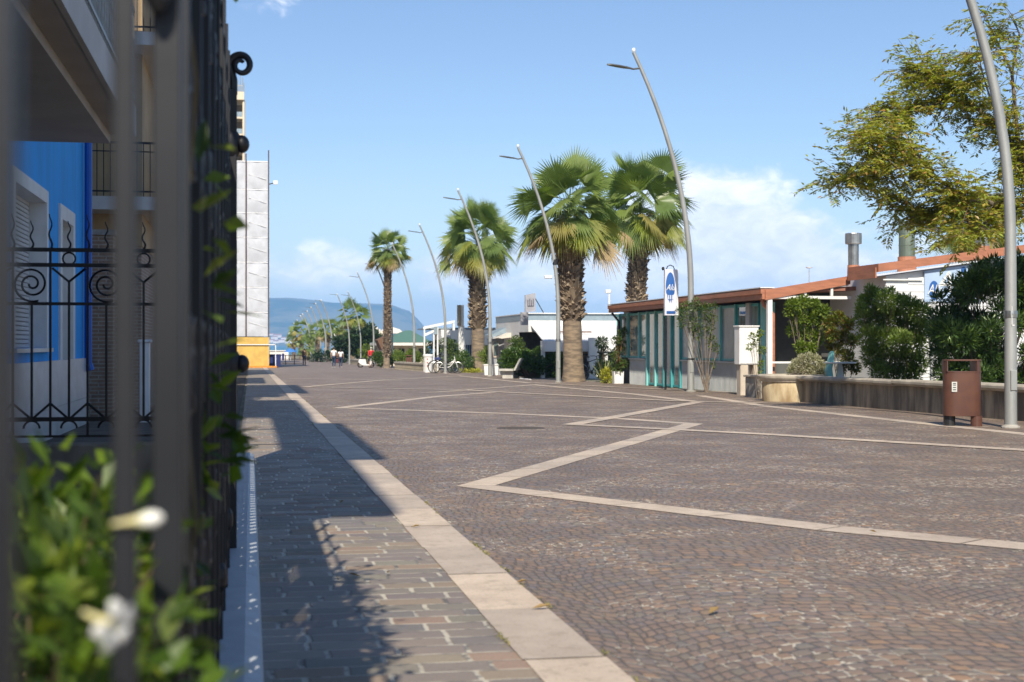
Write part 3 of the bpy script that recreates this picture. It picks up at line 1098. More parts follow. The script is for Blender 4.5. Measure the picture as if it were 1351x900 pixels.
# ---- white coping the fence stands on
m_coping = M('painted_coping', (0.50, 0.53, 0.55), 0.6, var=0.07, scale=7, bump=0.15, bscale=70)
cb = MB()
segs = [2.5 + 2 * k for k in range(0, 6)] + [14.4]
for a, b_ in zip(segs[:-1], segs[1:]):
    pr = [(-0.20, -0.05), (-0.20, 0.115), (-0.018, 0.12), (0.034, 0.10), (0.044, 0.02), (0.044, -0.05)]
    if b_ == 14.4:
        pass
    vs = [(x, a + 0.002, gz(a) + z) for x, z in pr] + [(x, b_ - 0.002, gz(b_) + z) for x, z in pr]
    n = len(pr)
    cb.add(vs, [tuple(range(n)), tuple(range(2 * n - 1, n - 1, -1))] + [(k, k + n, (k + 1) % n + n, (k + 1) % n) for k in range(n)])
cb_o = cb.build('fence_coping', m_coping, origin=(-0.1, 5, 0))
tag(cb_o, 'low pale painted kerb stone the street fence stands on, dotted with sunlight', 'coping')

# ---- flowering shrub in the foreground
m_leaf_fg = leafmat('jasmine_leaf', [(0.03, 0.065, 0.01), (0.07, 0.13, 0.012), (0.16, 0.24, 0.02), (0.03, 0.06, 0.01), (0.23, 0.29, 0.03)], 0.38)
m_twig = M('green_twig', (0.13, 0.10, 0.05), 0.8, var=0.2)
m_petal = M('white_petal', (0.78, 0.77, 0.70), 0.5, var=0.04, scale=20)
m_petaly = M('yellowish_bud', (0.66, 0.60, 0.30), 0.5, var=0.08, scale=20)
base = (-0.55, 2.3, gz(2.3))
cl = []
for k in range(34):
    yq = rng.uniform(1.45, 3.3)
    xq = rng.uniform(-0.215 * yq - 0.15, -0.15)
    zq = rng.uniform(0.05, 0.82)
    if AY(0, 455, yq).x > xq: xq = AY(rng.uniform(0, 150), 455, yq).x
    cl.append(((xq, yq, zq), (0.14, 0.17, 0.14)))
cl2 = [((-0.135 + rng.uniform(-.05, .02), yy_, z), (0.045, 0.12, 0.09)) for yy_, z in ((2.1, .3), (2.4, .45), (2.2, .6), (2.8, .7), (3.2, .85), (2.0, .15), (3.0, 0.5), (2.6, 0.2))]
t = shrub('flowering_shrub', 'blurred leafy shrub with white trumpet flowers pushing through the street fence', 'shrub', base, cl + cl2, 5200, 0.058, 0.030, m_leaf_fg, m_twig, stem_r=0.008, jitter=0.8)
# climbing sprays on the fence bars
vine = thing('climbing_vine', 'green climbing leaves on the black bars of the street fence', 'vine', (XF, 2.9, gz(3)))
mb = MB()
sb = MB()
for px, py, D in ((268, 255, 2.3), (272, 305, 2.4), (276, 368, 2.4), (276, 425, 2.35), (262, 210, 2.4), (285, 400, 3.0), (270, 350, 2.6), (300, 580, 3.5), (290, 620, 3.2), (288, 560, 3.3), (270, 240, 2.8), (280, 500, 3.3)):
    c = P(px, py, D)
    k = 2 if py < 500 else 6
    pts = [c + Vector((rng.gauss(0, .012), rng.gauss(0, .05), rng.gauss(0, .018))) for _ in range(k)]
    leaves(mb, pts, 0.075, 0.036, dirs=[(1, -0.3, -0.2)] * k, jitter=0.5)
pts = [(XF + 0.02 * math.sin(k * 1.3), 2.35 + 0.05 * math.sin(k * 0.9), gz(3) + k * 0.14) for k in range(14)]
sb.tube(pts, 0.004, 5)
for k in range(46):
    c = Vector((XF - 0.02 + rng.gauss(0, 0.03), rng.uniform(2.5, 4.75), gz(3) + 2.25 + abs(rng.gauss(0, 0.13))))
    pts = [c + Vector((rng.gauss(0, .04), rng.gauss(0, .06), rng.gauss(0, .05))) for _ in range(16)]
    leaves(mb, pts, 0.075, 0.040, jitter=0.6)
mb.build('foliage', m_leaf_fg, vine)
sb.build('stem', m_twig, vine)
# trumpet flowers


def flower(px, py, D, direc, openf, label, sc=0.8):
    c = P(px, py, D)
    t = thing('trumpet_flower', label, 'flower', c, 'white trumpet flowers on the foreground shrub')
    d = Vector(direc).normalized()
    u = d.orthogonal().normalized(); w = d.cross(u)
    L = 0.075
    MB().tube([c - d * L, c - d * L * 0.6, c - d * L * 0.2, c], [0.005, 0.007, 0.012, 0.017], 10).build('tube', m_petaly, t, smooth=True)
    if openf:
        for k in range(5):
            a = 2 * PI * k / 5
            r = u * math.cos(a) + w * math.sin(a)
            s_ = d.cross(r)
            p0 = c + r * 0.012
            mb = MB()
            vs = []
            for i, (rr, ww, dd) in enumerate([(0, .009, 0), (0.014, .016, .008), (0.030, .017, .007), (0.043, .007, -.004)]):
                vs += [p0 + r * rr + s_ * ww + d * dd, p0 + r * rr + d * (dd + 0.003), p0 + r * rr - s_ * ww + d * dd]
            fs = []
            for i in range(3):
                fs += [(3 * i, 3 * i + 1, 3 * i + 4, 3 * i + 3), (3 * i + 1, 3 * i + 2, 3 * i + 5, 3 * i + 4)]
            mb.add(vs, fs).build('petal', m_petal, t, smooth=True)
    else:
        MB().tube([c - d * 0.01, c + d * 0.012, c + d * 0.03, c + d * 0.045], [0.014, 0.02, 0.018, 0.006], 10).build('petal', m_petal, t, smooth=True)
    t.scale = (sc,) * 3
    return t


flower(150, 826, 1.0, (0.75, -0.55, -0.25), True, 'open white flower at the lower left with spreading petals and yellow throat', 0.38)
flower(190, 686, 1.08, (0.95, -0.1, 0.12), False, 'half closed creamy white flower bud higher on the shrub, beside the thick bar', 0.32)
# a pale leaf spray sticking out over the pavement

# ================================================================== RIGHT SIDE: restaurant
m_teal = M('teal_frame_paint', (0.08, 0.43, 0.44), 0.45, var=0.08, scale=3)
m_tealpale = M('pale_teal_paint', (0.25, 0.60, 0.58), 0.45, var=0.06, scale=3)
m_fascia = M('terracotta_metal_fascia', (0.42, 0.17, 0.095), 0.55, var=0.12, scale=2.5, stretch=(1, 1, 5))
m_roofm = M('brown_roof_sheet', (0.30, 0.14, 0.10), 0.6, var=0.12, scale=1.5)
m_panel = M('grey_corrugated_panel', (0.50, 0.52, 0.52), 0.5, var=0.06, scale=2)
m_beige = M('beige_render', (0.52, 0.45, 0.36), 0.85, var=0.08, scale=3, bump=0.1)


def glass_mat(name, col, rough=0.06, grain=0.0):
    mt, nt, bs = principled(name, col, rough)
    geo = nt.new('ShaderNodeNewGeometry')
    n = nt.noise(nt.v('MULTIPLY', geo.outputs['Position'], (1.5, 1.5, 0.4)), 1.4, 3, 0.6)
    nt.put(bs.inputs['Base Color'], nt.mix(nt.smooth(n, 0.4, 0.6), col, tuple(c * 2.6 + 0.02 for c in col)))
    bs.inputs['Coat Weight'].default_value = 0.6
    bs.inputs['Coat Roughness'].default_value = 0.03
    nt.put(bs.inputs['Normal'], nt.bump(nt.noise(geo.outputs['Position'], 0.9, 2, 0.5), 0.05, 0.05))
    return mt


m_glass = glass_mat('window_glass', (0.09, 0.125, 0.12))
m_curtain = M('grey_blind_behind_glass', (0.33, 0.38, 0.40), 0.25, var=0.14, scale=1.2, spec=0.9)

XR = 13.62
YA0 = AX(811, 455, XR).y
YA1 = AX(1001, 455, XR).y
rest = thing('beach_restaurant', 'low seafront restaurant with teal window frames and terracotta roof edge', 'restaurant', (15.5, (YA0 + YA1) / 2, gz(45)))
zE = 2.26                                    # underside of the eave fascia
gR = gz(46)


def ypx(px, X=XR): return AX(px, 455, X).y


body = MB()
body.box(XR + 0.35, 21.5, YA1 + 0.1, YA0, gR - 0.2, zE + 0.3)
body.build('wall', M('dim_interior_wall', (0.10, 0.105, 0.10), 0.8, var=0.25, scale=0.9, col2=(0.05, 0.05, 0.05)), rest)  # dark base colour stands in for the dimness indoors
# low corrugated panel wall
for a, b_, nm in ((830, 852, 0), (899, 984, 1)):
    y0_, y1_ = ypx(b_), ypx(a)
    mb = MB()
    mb.box(XR + 0.02, XR + 0.34, y0_, y1_, gR - 0.25, gR + 0.86)
    y = y0_ + 0.03
    while y < y1_ - 0.06:
        mb.box(XR, XR + 0.019, y, y + 0.05, gR - 0.25, gR + 0.85)
        y += 0.11
    mb.box(XR - 0.04, XR + 0.36, y0_, y1_, gR + 0.861, gR + 0.91)
    mb.build('low_panel', m_panel, rest)
y0_, y1_ = ypx(986), ypx(975)
MB().box(XR - 0.05, XR + 0.3, y0_ - 0.5, y0_, gR - 0.2, gR + 1.05).build('beige_pier', m_beige, rest)
# glazing bays: (px left, px right, sill above ground, pane material)
bays = [(813, 817, 0.91, m_glass), (817, 827, 0.91, m_glass), (829, 842, 0.91, m_glass), (844, 852, 0.91, m_glass),
        (855, 863, 0.0, m_glass), (866, 875, 0.0, m_glass), (877, 885, 0.0, m_curtain), (887, 896, 0.0, m_glass),
        (899, 921, 0.91, m_curtain), (923, 949, 0.91, m_curtain), (951.5, 969, 0.91, m_curtain), (972, 984, 0.91, m_glass), (989, 1000, 0.0, m_glass)]
for i, (a, b_, sl, gm) in enumerate(bays):
    ya, yb_ = ypx(b_), ypx(a)
    z0_, z1_ = gR + sl + 0.01, zE - 0.02
    fr = MB()
    w = 0.045
    fr.box(XR + 0.01, XR + 0.06, ya, ya + w, z0_, z1_)
    fr.box(XR + 0.01, XR + 0.06, yb_ - w, yb_, z0_, z1_)
    fr.box(XR + 0.01, XR + 0.06, ya + w, yb_ - w, z1_ - 0.08, z1_)
    fr.box(XR + 0.01, XR + 0.06, ya + w, yb_ - w, z0_, z0_ + 0.07)
    o = fr.build('window' if sl > 0.1 else 'door', m_teal, rest)
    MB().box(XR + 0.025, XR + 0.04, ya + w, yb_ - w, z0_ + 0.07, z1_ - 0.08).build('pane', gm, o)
for px in (817.5, 828, 843, 853.5, 864.5, 876, 886, 897.5, 922, 950.2, 970.5, 987):
    yy_ = ypx(px)
    wd = 0.07 if px not in (987,) else 0.2
    mt_ = m_tealpale if px in (853.5, 864.5, 950.2, 828, 843) else m_teal
    if px == 987: mt_ = m_panel
    MB().box(XR - 0.035, XR + 0.22, yy_ - wd, yy_ + wd * .6, gR - 0.2 if 850 < px < 900 else gR + 0.92, zE).build('mullion', mt_, rest)
# roof: fascia gutter and pitched sheet
ov = 0.42
yF0, yF1 = AX(806, 400, XR - ov).y, AX(1010, 390, XR - ov).y
fa = MB()
fa.box(XR - ov - 0.09, XR - ov, yF1, yF0, zE + 0.03, zE + 0.17)
fa.box(XR - ov - 0.13, XR - ov - 0.0, yF1, yF0, zE + 0.171, zE + 0.30)
fa.box(XR - ov + 0.001, XR + 0.5, yF1, yF0, zE + 0.06, zE + 0.09)
fa.build('gutter', m_fascia, rest)
rf = MB()
rise = 0.03
rf.prism([(XR - ov, yF1 + 0.02, zE + 0.305), (XR + 8.2, yF1 + 0.02, zE + 0.305 + 8.6 * rise), (XR + 8.2, yF1 + 0.02, zE + 0.2 + 8.6 * rise), (XR - ov, yF1 + 0.02, zE + 0.2)], (0, yF0 - yF1 - 0.04, 0))
rf.build('roof', m_roofm, rest)
fl = MB().box(XR - ov - 0.14, XR - ov + 0.25, yF1, yF0, zE + 0.32, zE + 0.345)
fl.build('flashing', m_white, rest)
dp = MB().tube([(XR - ov, yF1 + .25, zE + 0.02), (XR - ov + 0.05, yF1 + .25, zE - 0.12), (XR - 0.12, yF1 + .25, zE - 0.35), (XR - 0.12, yF1 + .25, gR)], 0.055, 8)
dp.build('downpipe', m_fascia, rest)
dp = MB().tube([(XR - ov, yF0 - .15, zE + 0.02), (XR - .15, yF0 - .15, zE - 0.3), (XR - .15, yF0 - .15, gR)], 0.045, 8)
dp.build('downpipe', m_iron, rest)

# porch gable (faces the camera)
YP = yF1 - 0.05


def pX(px): return AY(px, 455, YP).x
def pZ(px, py): return AY(px, py, YP).z


gab = MB()
gab.prism([(pX(1010), YP, pZ(1010, 396)), (pX(1010), YP, pZ(1010, 382.5)), (pX(1122), YP, pZ(1122, 364)), (pX(1122), YP, pZ(1122, 375))], (0, 0.12, 0))
gab.build('porch_fascia', m_fascia, rest)
po_ = MB()
po_.box(pX(1013.5), pX(1019.5), YP + 0.02, YP + 0.14, gR - 0.15, pZ(1016, 391))
po_.box(pX(1019.6), pX(1124), YP + 0.03, YP + 0.11, pZ(1070, 394.5), pZ(1070, 390.5))
for px in (1062, 1097):
    po_.box(pX(px), pX(px + 3), YP + 0.035, YP + 0.105, pZ(px, 390.3), pZ(px, 378))
po_.prism([(pX(1017), YP + 0.021, pZ(1017, 390)), (pX(1017), YP + 0.021, pZ(1017, 388)), (pX(1120), YP + 0.021, pZ(1120, 374)), (pX(1120), YP + 0.021, pZ(1120, 377))], (0, 0.06, 0))
po_.box(pX(1019.6), pX(1124), YP + 0.03, YP + 0.10, pZ(1040, 479.5), pZ(1040, 477))
po_.build('porch_frame', m_white, rest)
# things behind the porch frame: inner windows
iw = MB()
for px in (1034, 1047):
    x = pX(px)
    iw.box(x - 0.05, x + 0.06, YP + 1.5, YP + 1.6, gR, zE)
iw.box(pX(1034), pX(1047), YP + 1.52, YP + 1.58, zE - 0.1, zE)
o = iw.build('door', m_tealpale, rest)
MB().box(pX(1036), pX(1046.5), YP + 1.54, YP + 1.56, gR, zE - 0.1).build('pane', m_curtain, o)

# taller front block with the white boarded gable
XC = pX(1121)
YG = ypx(1165, XC)


YBK = ypx(1119, XC - 0.12)


def cX(px): return AY(px, 455, YG).x
def cZ(px, py): return AY(px, py, YG).z


m_board = M('white_boarding', (0.72, 0.73, 0.73), 0.6, var=0.04, scale=2)
zc0 = cZ(1165, 358)
xe2 = cX(1420)
slope2 = (cZ(1300, 340) - zc0) / (cX(1300) - cX(1165))
wl = MB()
zb = gR - 0.15
z = zb
while z < zc0 + 1.6:
    z1_ = z + 0.18
    # clip each board to the sloping roof line
    xs = max(XC + 0.22, cX(1165) + (z1_ + 0.12 - (zc0 - 0.12)) / slope2) if z1_ > zc0 - 0.3 else XC + 0.22
    if xs < xe2 - 0.2:
        wl.box(xs, xe2, YG + 0.25, YG + 0.28, z, z1_ - 0.012)
    z = z1_
wl.prism([(XC + 0.21, YG + 0.281, zb), (XC + 0.21, YG + 0.281, zc0 - 0.1), (xe2, YG + 0.281, zc0 - 0.1 + slope2 * (xe2 - XC)), (xe2, YG + 0.281, zb)], (0, 6.0, 0))
wl.build('front_wall', m_board, rest)
ro = MB()
ro.prism([(XC - 0.12, YG, zc0 - 0.02), (XC - 0.12, YG, zc0 + 0.19), (xe2, YG, zc0 + 0.19 + slope2 * (xe2 - XC)), (xe2, YG, zc0 - 0.02 + slope2 * (xe2 - XC))], (0, YBK - YG, 0))
ro.build('front_roof', m_fascia, rest)
MB().box(XC - 0.16, XC - 0.121, YG + 0.1, YBK - 0.05, zc0 - 0.16, zc0 + 0.10).build('gutter', m_fascia, rest)
MB().box(cX(1170), cX(1222), YG + 0.2, YG + 0.249, cZ(1190, 369.5), cZ(1190, 367.5)).build('ledge', m_white, rest)
# big blue and white wall sign
m_signbg = M('pale_blue_sign_sheet', (0.42, 0.55, 0.74), 0.35, var=0.06, scale=1)
m_signblue = M('deep_blue_print', (0.03, 0.12, 0.38), 0.4, var=0.1, scale=3)


def text_mesh(body_, size, mat, parent, loc, rot=(PI / 2, 0, 0), shear=0.0, ext=0.004, name='lettering', sx=1.0):
    cu = bpy.data.curves.new('lettering', 'FONT')
    cu.body = body_
    cu.size = size
    cu.shear = shear
    cu.extrude = ext
    cu.align_x = 'CENTER'
    tmp = bpy.data.objects.new('lettering_source', cu)
    COL.objects.link(tmp)
    bpy.context.view_layer.update()
    me = bpy.data.meshes.new_from_object(tmp.evaluated_get(bpy.context.evaluated_depsgraph_get()))
    bpy.data.objects.remove(tmp, do_unlink=True)
    m_ = Matrix.Rotation(rot[2], 4, 'Z') @ Matrix.Rotation(rot[0], 4, 'X') @ Matrix.Diagonal((sx, 1, 1, 1))
    me.transform(m_)
    me.name = name
    me.materials.clear()
    me.materials.append(mat)
    o = bpy.data.objects.new(name, me)
    COL.objects.link(o)
    o.parent = parent
    q = parent
    w = Vector((0, 0, 0))
    while q is not None:
        w += q.location
        q = q.parent
    o.location = Vector(loc) - w
    return o


x0_, x1_ = cX(1225), cX(1300)
sg = MB().prism([(x0_, YG + 0.2, cZ(1225, 398)), (x0_, YG + 0.2, cZ(1225, 357)), (x1_, YG + 0.2, cZ(1300, 347)), (x1_, YG + 0.2, cZ(1300, 398))], (0, 0.045, 0))
sgo = sg.build('wall_sign', m_signbg, rest)


def drop(cx_, cz_, rx, rz_, y, th=0.01, n=28):
    """egg-shaped emblem outline with a ragged foot"""
    pts = []
    for k in range(n):
        a = 2 * PI * k / n + PI / 2
        x = rx * math.cos(a)
        z = rz_ * math.sin(a)
        if math.sin(a) < -0.55:
            z *= 1.0 + 0.16 * (1 if k % 2 else -1)
            x *= 0.9
        pts.append((cx_ + x, y, cz_ + z))
    return MB().prism(pts, (0, th, 0))


drop(cX(1237), cZ(1237, 383), cX(1243.5) - cX(1237), cZ(0, 369) - cZ(0, 383.5), YG + 0.185, 0.014).build('emblem', m_signblue, sgo)
text_mesh('Alu', 0.36, m_white, sgo, (cX(1237), YG + 0.18, cZ(1237, 388)), shear=0.35, sx=0.7)
text_mesh('Alu', 0.75, m_white, sgo, (cX(1262), YG + 0.195, cZ(1262, 385)), shear=0.35)
drop(cX(1276.5), cZ(1276, 356), cX(1280) - cX(1276.5), cZ(0, 352) - cZ(0, 357), YG + 0.185, 0.014).build('emblem', m_signblue, sgo)
# white post under the sign
MB().box(cX(1231), cX(1239), YG - 0.1, YG + 0.1, gR, cZ(1235, 398)).build('white_column', m_white, rest)


# flues on the roof
def flue(px, pyt, w, cap_px, base_top, base_bot, D, wide=None, mt_=m_steel):
    c = P(px, base_bot, D)
    k = D / F
    f_ = MB()
    z0 = c.z - 0.3
    zb_ = P(px, base_top, D).z
    zt_ = P(px, pyt, D).z
    r = w / 2 * k
    b_ = MB().lathe([(r * 1.25, z0 - c.z), (r * 1.12, zb_ - c.z)], c, 20).build('flue_base', m_fascia, rest)
    if cap_px:
        capz = P(px, pyt + cap_px, D).z
        f_.lathe([(r, zb_ - c.z + 0.002), (r, capz - c.z - 0.02), (r * 1.05, capz - c.z - 0.018), (r * 1.05, capz - c.z - 0.001)], c, 20)
        f_.build('flue_pipe', mt_, b_)
        MB().lathe([(r * 1.5, capz - c.z), (r * 1.55, capz - c.z + 0.02), (r * 1.55, zt_ - c.z - 0.02), (r * 1.5, zt_ - c.z)], c, 20).build('cowl', m_steel, b_)
    else:
        zz = [zb_ - c.z + 0.002 + (zt_ - zb_) * q / 3 for q in range(4)]
        pf = []
        for q in range(3):
            pf += [(r, zz[q]), (r, zz[q + 1] - 0.03), (r * 1.03, zz[q + 1] - 0.025), (r * 1.03, zz[q + 1] - 0.005)]
        f_.lathe(pf, c, 20)
        f_.build('flue_pipe', mt_, b_)


flue(1126, 308, 14, 14, 350, 366, 41)
m_greenmetal = M('weathered_green_metal', (0.20, 0.24, 0.19), 0.45, 0.5, var=0.12, scale=2)
flue(1196.5, 292, 21, 0, 339, 356, 41, mt_=m_greenmetal)
flue(1296, 283, 18, 6, 325, 345, 42)
# small dish and lamp on the ridge
c = P(1067.5, 358, 42)
t = thing('rooftop_aerial', 'tiny white round aerial on a thin mast above the porch roof', 'aerial', (c.x, c.y, c.z - 0.4))
MB().tube([c + Vector((0, 0, -0.5)), c + Vector((0, 0, 0.05))], 0.012, 6).build('mast', m_pole, t)
MB().lathe([(0.01, -0.02), (0.09, 0), (0.1, 0.02), (0.02, 0.03)], c + Vector((0, 0, 0.1)), 14).build('dish', m_white, t)

# ---- projecting banner sign on its own slim pole
Dsg = 43.0
c = P(884.5, 386, Dsg)
k_ = Dsg / F
pg = GD(878, Dsg)
t = thing('banner_sign', 'tall white banner sign with a blue oval emblem reading Alu above the restaurant door', 'sign', (pg.x, pg.y, pg.z))
hw_, hh_ = 8.0 * k_, 30.5 * k_
MB().tube([pg, (pg.x, pg.y, P(880, 420, Dsg).z)], 0.035, 8).build('pole', m_iron, t)
bd = MB().box(c.x - hw_, c.x + hw_, c.y - 0.05, c.y + 0.09, c.z - hh_, c.z + hh_, bev=0.01)
bo = bd.build('board', M('white_banner', (0.66, 0.68, 0.76), 0.4, var=0.06, scale=2), t)
MB().box(c.x + hw_ + 0.001, c.x + hw_ + 0.05, c.y - 0.05, c.y + 0.09, c.z - hh_, c.z + hh_).build('frame', m_white, bo)
yf_ = c.y - 0.064
drop(c.x - 0.02, c.z + 7.5 * k_, 6.2 * k_, 19 * k_, yf_, 0.012).build('emblem', m_signblue, bo)
text_mesh('Alu', 0.26, m_white, bo, (c.x - 0.02, yf_ - 0.006, c.z + 3 * k_), shear=0.4, sx=0.75)
mb = MB()
for dx in (-3.4, -0.6, 2.4):
    mb.box(c.x + (dx - .8) * k_, c.x + (dx + .8) * k_, yf_ - 0.006, yf_ + 0.004, c.z - 9 * k_, c.z - 3.5 * k_)
mb.build('fingers_mark', M('print_white', (0.6, 0.64, 0.74), 0.5, var=0.03), bo)
MB().box(c.x - 6 * k_, c.x + 6 * k_, yf_, yf_ + 0.012, c.z - 28 * k_, c.z - 24.5 * k_).build('lettering_strip', m_signblue, bo)
pts = [(c.x - hw_ * 0.7, c.y, c.z + hh_), (c.x - hw_ * 0.5, c.y, c.z + hh_ + 0.09), (c.x, c.y, c.z + hh_ + 0.13), (c.x + hw_ * 0.5, c.y, c.z + hh_ + 0.09), (c.x + hw_ * .7, c.y, c.z + hh_)]
MB().tube(pts, 0.015, 6).build('bracket', m_iron, t)
MB().lathe([(0.03, -0.05), (0.05, 0.0), (0.03, 0.05)], (c.x - hw_ - 0.06, c.y - .05, c.z + hh_ + 0.02), 10).build('spotlight', m_dark, t)

# ---- electric cabinet on its pedestal
Yc_ = ypx(1001) - 1.2
ca = AY(975.5, 430, Yc_); cb2 = AY(1001, 481, Yc_)
t = thing('electric_cabinet', 'white two door electric cabinet standing beside the restaurant corner', 'cabinet', ((ca.x + cb2.x) / 2, Yc_ + .2, gz(Yc_)))
cbx = MB().box(ca.x, cb2.x, Yc_, Yc_ + 0.4, cb2.z, ca.z - 0.03, bev=0.01).build('body', m_white, t)
MB().box(ca.x - 0.02, cb2.x + 0.02, Yc_ - 0.03, Yc_ + 0.43, ca.z - 0.029, ca.z + 0.01, bev=0.008).build('lid', m_white, t)
mb = MB()
xm = AY(983, 430, Yc_).x
mb.box(ca.x + 0.02, xm - 0.006, Yc_ - 0.012, Yc_ - 0.001, cb2.z + 0.03, ca.z - 0.06)
mb.build('door', m_white, cbx)
MB().box(xm + 0.006, cb2.x - 0.02, Yc_ - 0.012, Yc_ - 0.001, cb2.z + 0.03, ca.z - 0.06).build('door', m_white, cbx)
MB().box(AY(977.5, 455, Yc_).x, AY(988, 455, Yc_).x, Yc_ + 0.02, Yc_ + 0.35, gz(Yc_) - .05, cb2.z - 0.002, bev=0.02).build('pedestal', m_beige, t)
MB().box(AY(995, 455, Yc_).x, AY(1001, 455, Yc_).x, Yc_ + 0.02, Yc_ + 0.35, gz(Yc_) - .05, cb2.z - 0.002, bev=0.02).build('pedestal', m_beige, t)

# ---- low wall with coping, ending in a round planter
m_oldwall = M('stained_old_concrete', (0.44, 0.37, 0.26), 0.88, var=0.2, scale=2.2, bump=0.4, bscale=35, col2=(0.14, 0.12, 0.09), lo=0.38, hi=0.66, stretch=(1, 1, 0.25))
m_cop = M('weathered_coping', (0.46, 0.41, 0.33), 0.85, var=0.15, scale=3, bump=0.3, bscale=50)
pc = G(1055, 530)
XW = 12.25
Yw1 = pc.y - 0.25
t = thing('garden_wall', 'low stained concrete wall with overhanging coping behind the litter bin', 'wall', (XW + 0.2, 22, gz(22)))
mb = MB()
y = 4.0
zt_w = 0.47
while y < Yw1:
    y2 = min(y + 1.16, Yw1)
    mb.box(XW, XW + 0.28, y + 0.006, y2 - 0.006, gz(y2) - 0.05, gz((y + y2) / 2) + zt_w)
    mb.box(XW + 0.02, XW + 0.26, y2 - 0.006, y2 + 0.006, gz(y2) - 0.05, gz(y2) + zt_w - 0.02)
    y += 1.16
mb.build('wall', m_oldwall, t)
mb = MB()
y = 4.0
while y < Yw1:
    y2 = min(y + 2.4, Yw1)
    g_ = gz((y + y2) / 2)
    pr = [(XW - 0.06, zt_w + 0.002), (XW - 0.13, zt_w + 0.05), (XW - 0.13, zt_w + 0.09), (XW - 0.11, zt_w + 0.115), (XW + 0.36, zt_w + 0.115), (XW + 0.36, zt_w + 0.002)]
    mb.prism([(x, y + 0.004, g_ + z) for x, z in pr], (0, y2 - y - 0.008, 0))
    y += 2.4
mb.build('coping', m_cop, t)

pt = thing('round_planter', 'round ended old stone planter with moulded rim at the end of the low wall', 'planter', (pc.x, pc.y, gz(pc.y)))
rw = 38.5 / F * DEP(pc)
cc = (pc.x + 0.0, pc.y + rw * 0.8, gz(pc.y))
bo = MB().lathe([(rw * 0.97, -0.05), (rw * 0.985, 0.03), (rw, 0.2), (rw * 1.0, 0.38), (rw * 0.98, 0.44)], cc, 48)
bo.build('bowl', M('warm_old_stone', (0.56, 0.46, 0.29), 0.85, var=0.14, scale=2.6, bump=0.35, bscale=40, col2=(0.30, 0.21, 0.11), lo=0.3, hi=0.55, stretch=(1, 1, 0.3)), pt, smooth=True)
MB().lathe([(rw * 0.99, 0.441), (rw * 1.04, 0.45), (rw * 1.06, 0.49), (rw * 1.13, 0.52), (rw * 1.15, 0.55), (rw * 1.15, 0.585), (rw * 1.11, 0.61), (rw * 0.93, 0.61), (rw * .9, 0.55)], cc, 48).build('rim', m_cop, pt, smooth=True)
MB().lathe([(rw * 0.89, 0.54), (rw * 0.5, 0.565), (0.02, 0.58)], cc, 32).build('soil', m_soil, pt)
# lower trough beyond it
tp = GD(1004, DEP(pc) + 3.2)
t = thing('stone_trough', 'low grey rectangular planting trough beyond the round planter', 'trough', tp)
MB().box(tp.x - 0.2, tp.x + 1.1, tp.y - 0.3, tp.y + 0.6, tp.z - .05, tp.z + 0.50, bev=0.015).build('body', m_conc, t)
MB().box(tp.x - 0.24, tp.x + 1.14, tp.y - 0.34, tp.y + 0.64, tp.z + 0.501, tp.z + 0.555, bev=0.01).build('rim', m_cop, t)

# white pedestal table and teal chair behind the wall
c = GD(1108, 32.5)
t = thing('cafe_table', 'small white pedestal table behind the low wall beside the shrubs', 'table', c)
zt_ = P(1108, 478, 32.5).z
MB().lathe([(0.36, 0), (0.37, 0.015), (0.37, 0.03), (0.35, 0.035)], (c.x, c.y, zt_ - .03), 28).build('table_top', m_white, t)
MB().prism([(c.x - 0.10, c.y - 0.02, c.z), (c.x - 0.05, c.y - 0.02, zt_ - 0.04), (c.x + 0.05, c.y - 0.02, zt_ - 0.04), (c.x + 0.16, c.y - 0.02, c.z)], (0, 0.06, 0)).build('leg', m_white, t)
c = GD(1097, 32.3)
t = thing('teal_chair', 'turquoise plastic chair with a tall back beside the white table', 'chair', c)
mb = MB()
mb.prism([(c.x - 0.05, c.y, c.z + 0.45), (c.x - 0.10, c.y, c.z + 0.7), (c.x + 0.01, c.y, c.z + 1.12), (c.x + 0.07, c.y, c.z + 1.15), (c.x + 0.06, c.y, c.z + 0.95), (c.x + 0.02, c.y, c.z + 0.75), (c.x + 0.06, c.y, c.z + 0.45)], (0, 0.15, 0)).build('backrest', m_tealpale, t)
MB().box(c.x - 0.05, c.x + 0.38, c.y, c.y + 0.4, c.z + 0.42, c.z + 0.448, bev=0.01).build('seat', m_tealpale, t)
for dx, dy in ((0, 0.02), (0.32, 0.02), (0, 0.36), (0.32, 0.36)):
    MB().tube([(c.x + dx, c.y + dy, c.z + 0.42), (c.x + dx, c.y + dy, c.z)], 0.018, 6).build('leg', m_tealpale, t)

# ---- litter bin
m_bin = M('brown_bin_paint', (0.115, 0.052, 0.033), 0.42, var=0.12, scale=6, bump=0.08, bscale=90, col2=(0.095, 0.042, 0.03))
bp = G(1269, 562)
Db = DEP(bp)
kb_ = Db / F
t = thing('litter_bin', 'brown metal litter bin with open top slot and a white sticker', 'litter bin', bp)
# built in a local frame turned to face the street
phi = -YAW + R(1)
def L3(x, y, z):
    v = Matrix.Rotation(phi, 3, 'Z') @ Vector((x, y, 0))
    return Vector((bp.x + v.x, bp.y + v.y, bp.z + z))


def outline(hwid, dep, z, n=10):
    """stadium-like plan: flat front, rounded ends"""
    pts = []
    for k in range(n + 1):
        a = -PI / 2 + PI * k / n
        pts.append(L3(hwid - dep + dep * math.cos(a), dep * math.sin(a), z))
    for k in range(n + 1):
        a = PI / 2 + PI * k / n
        pts.append(L3(-hwid + dep + dep * math.cos(a), dep * math.sin(a), z))
    return pts


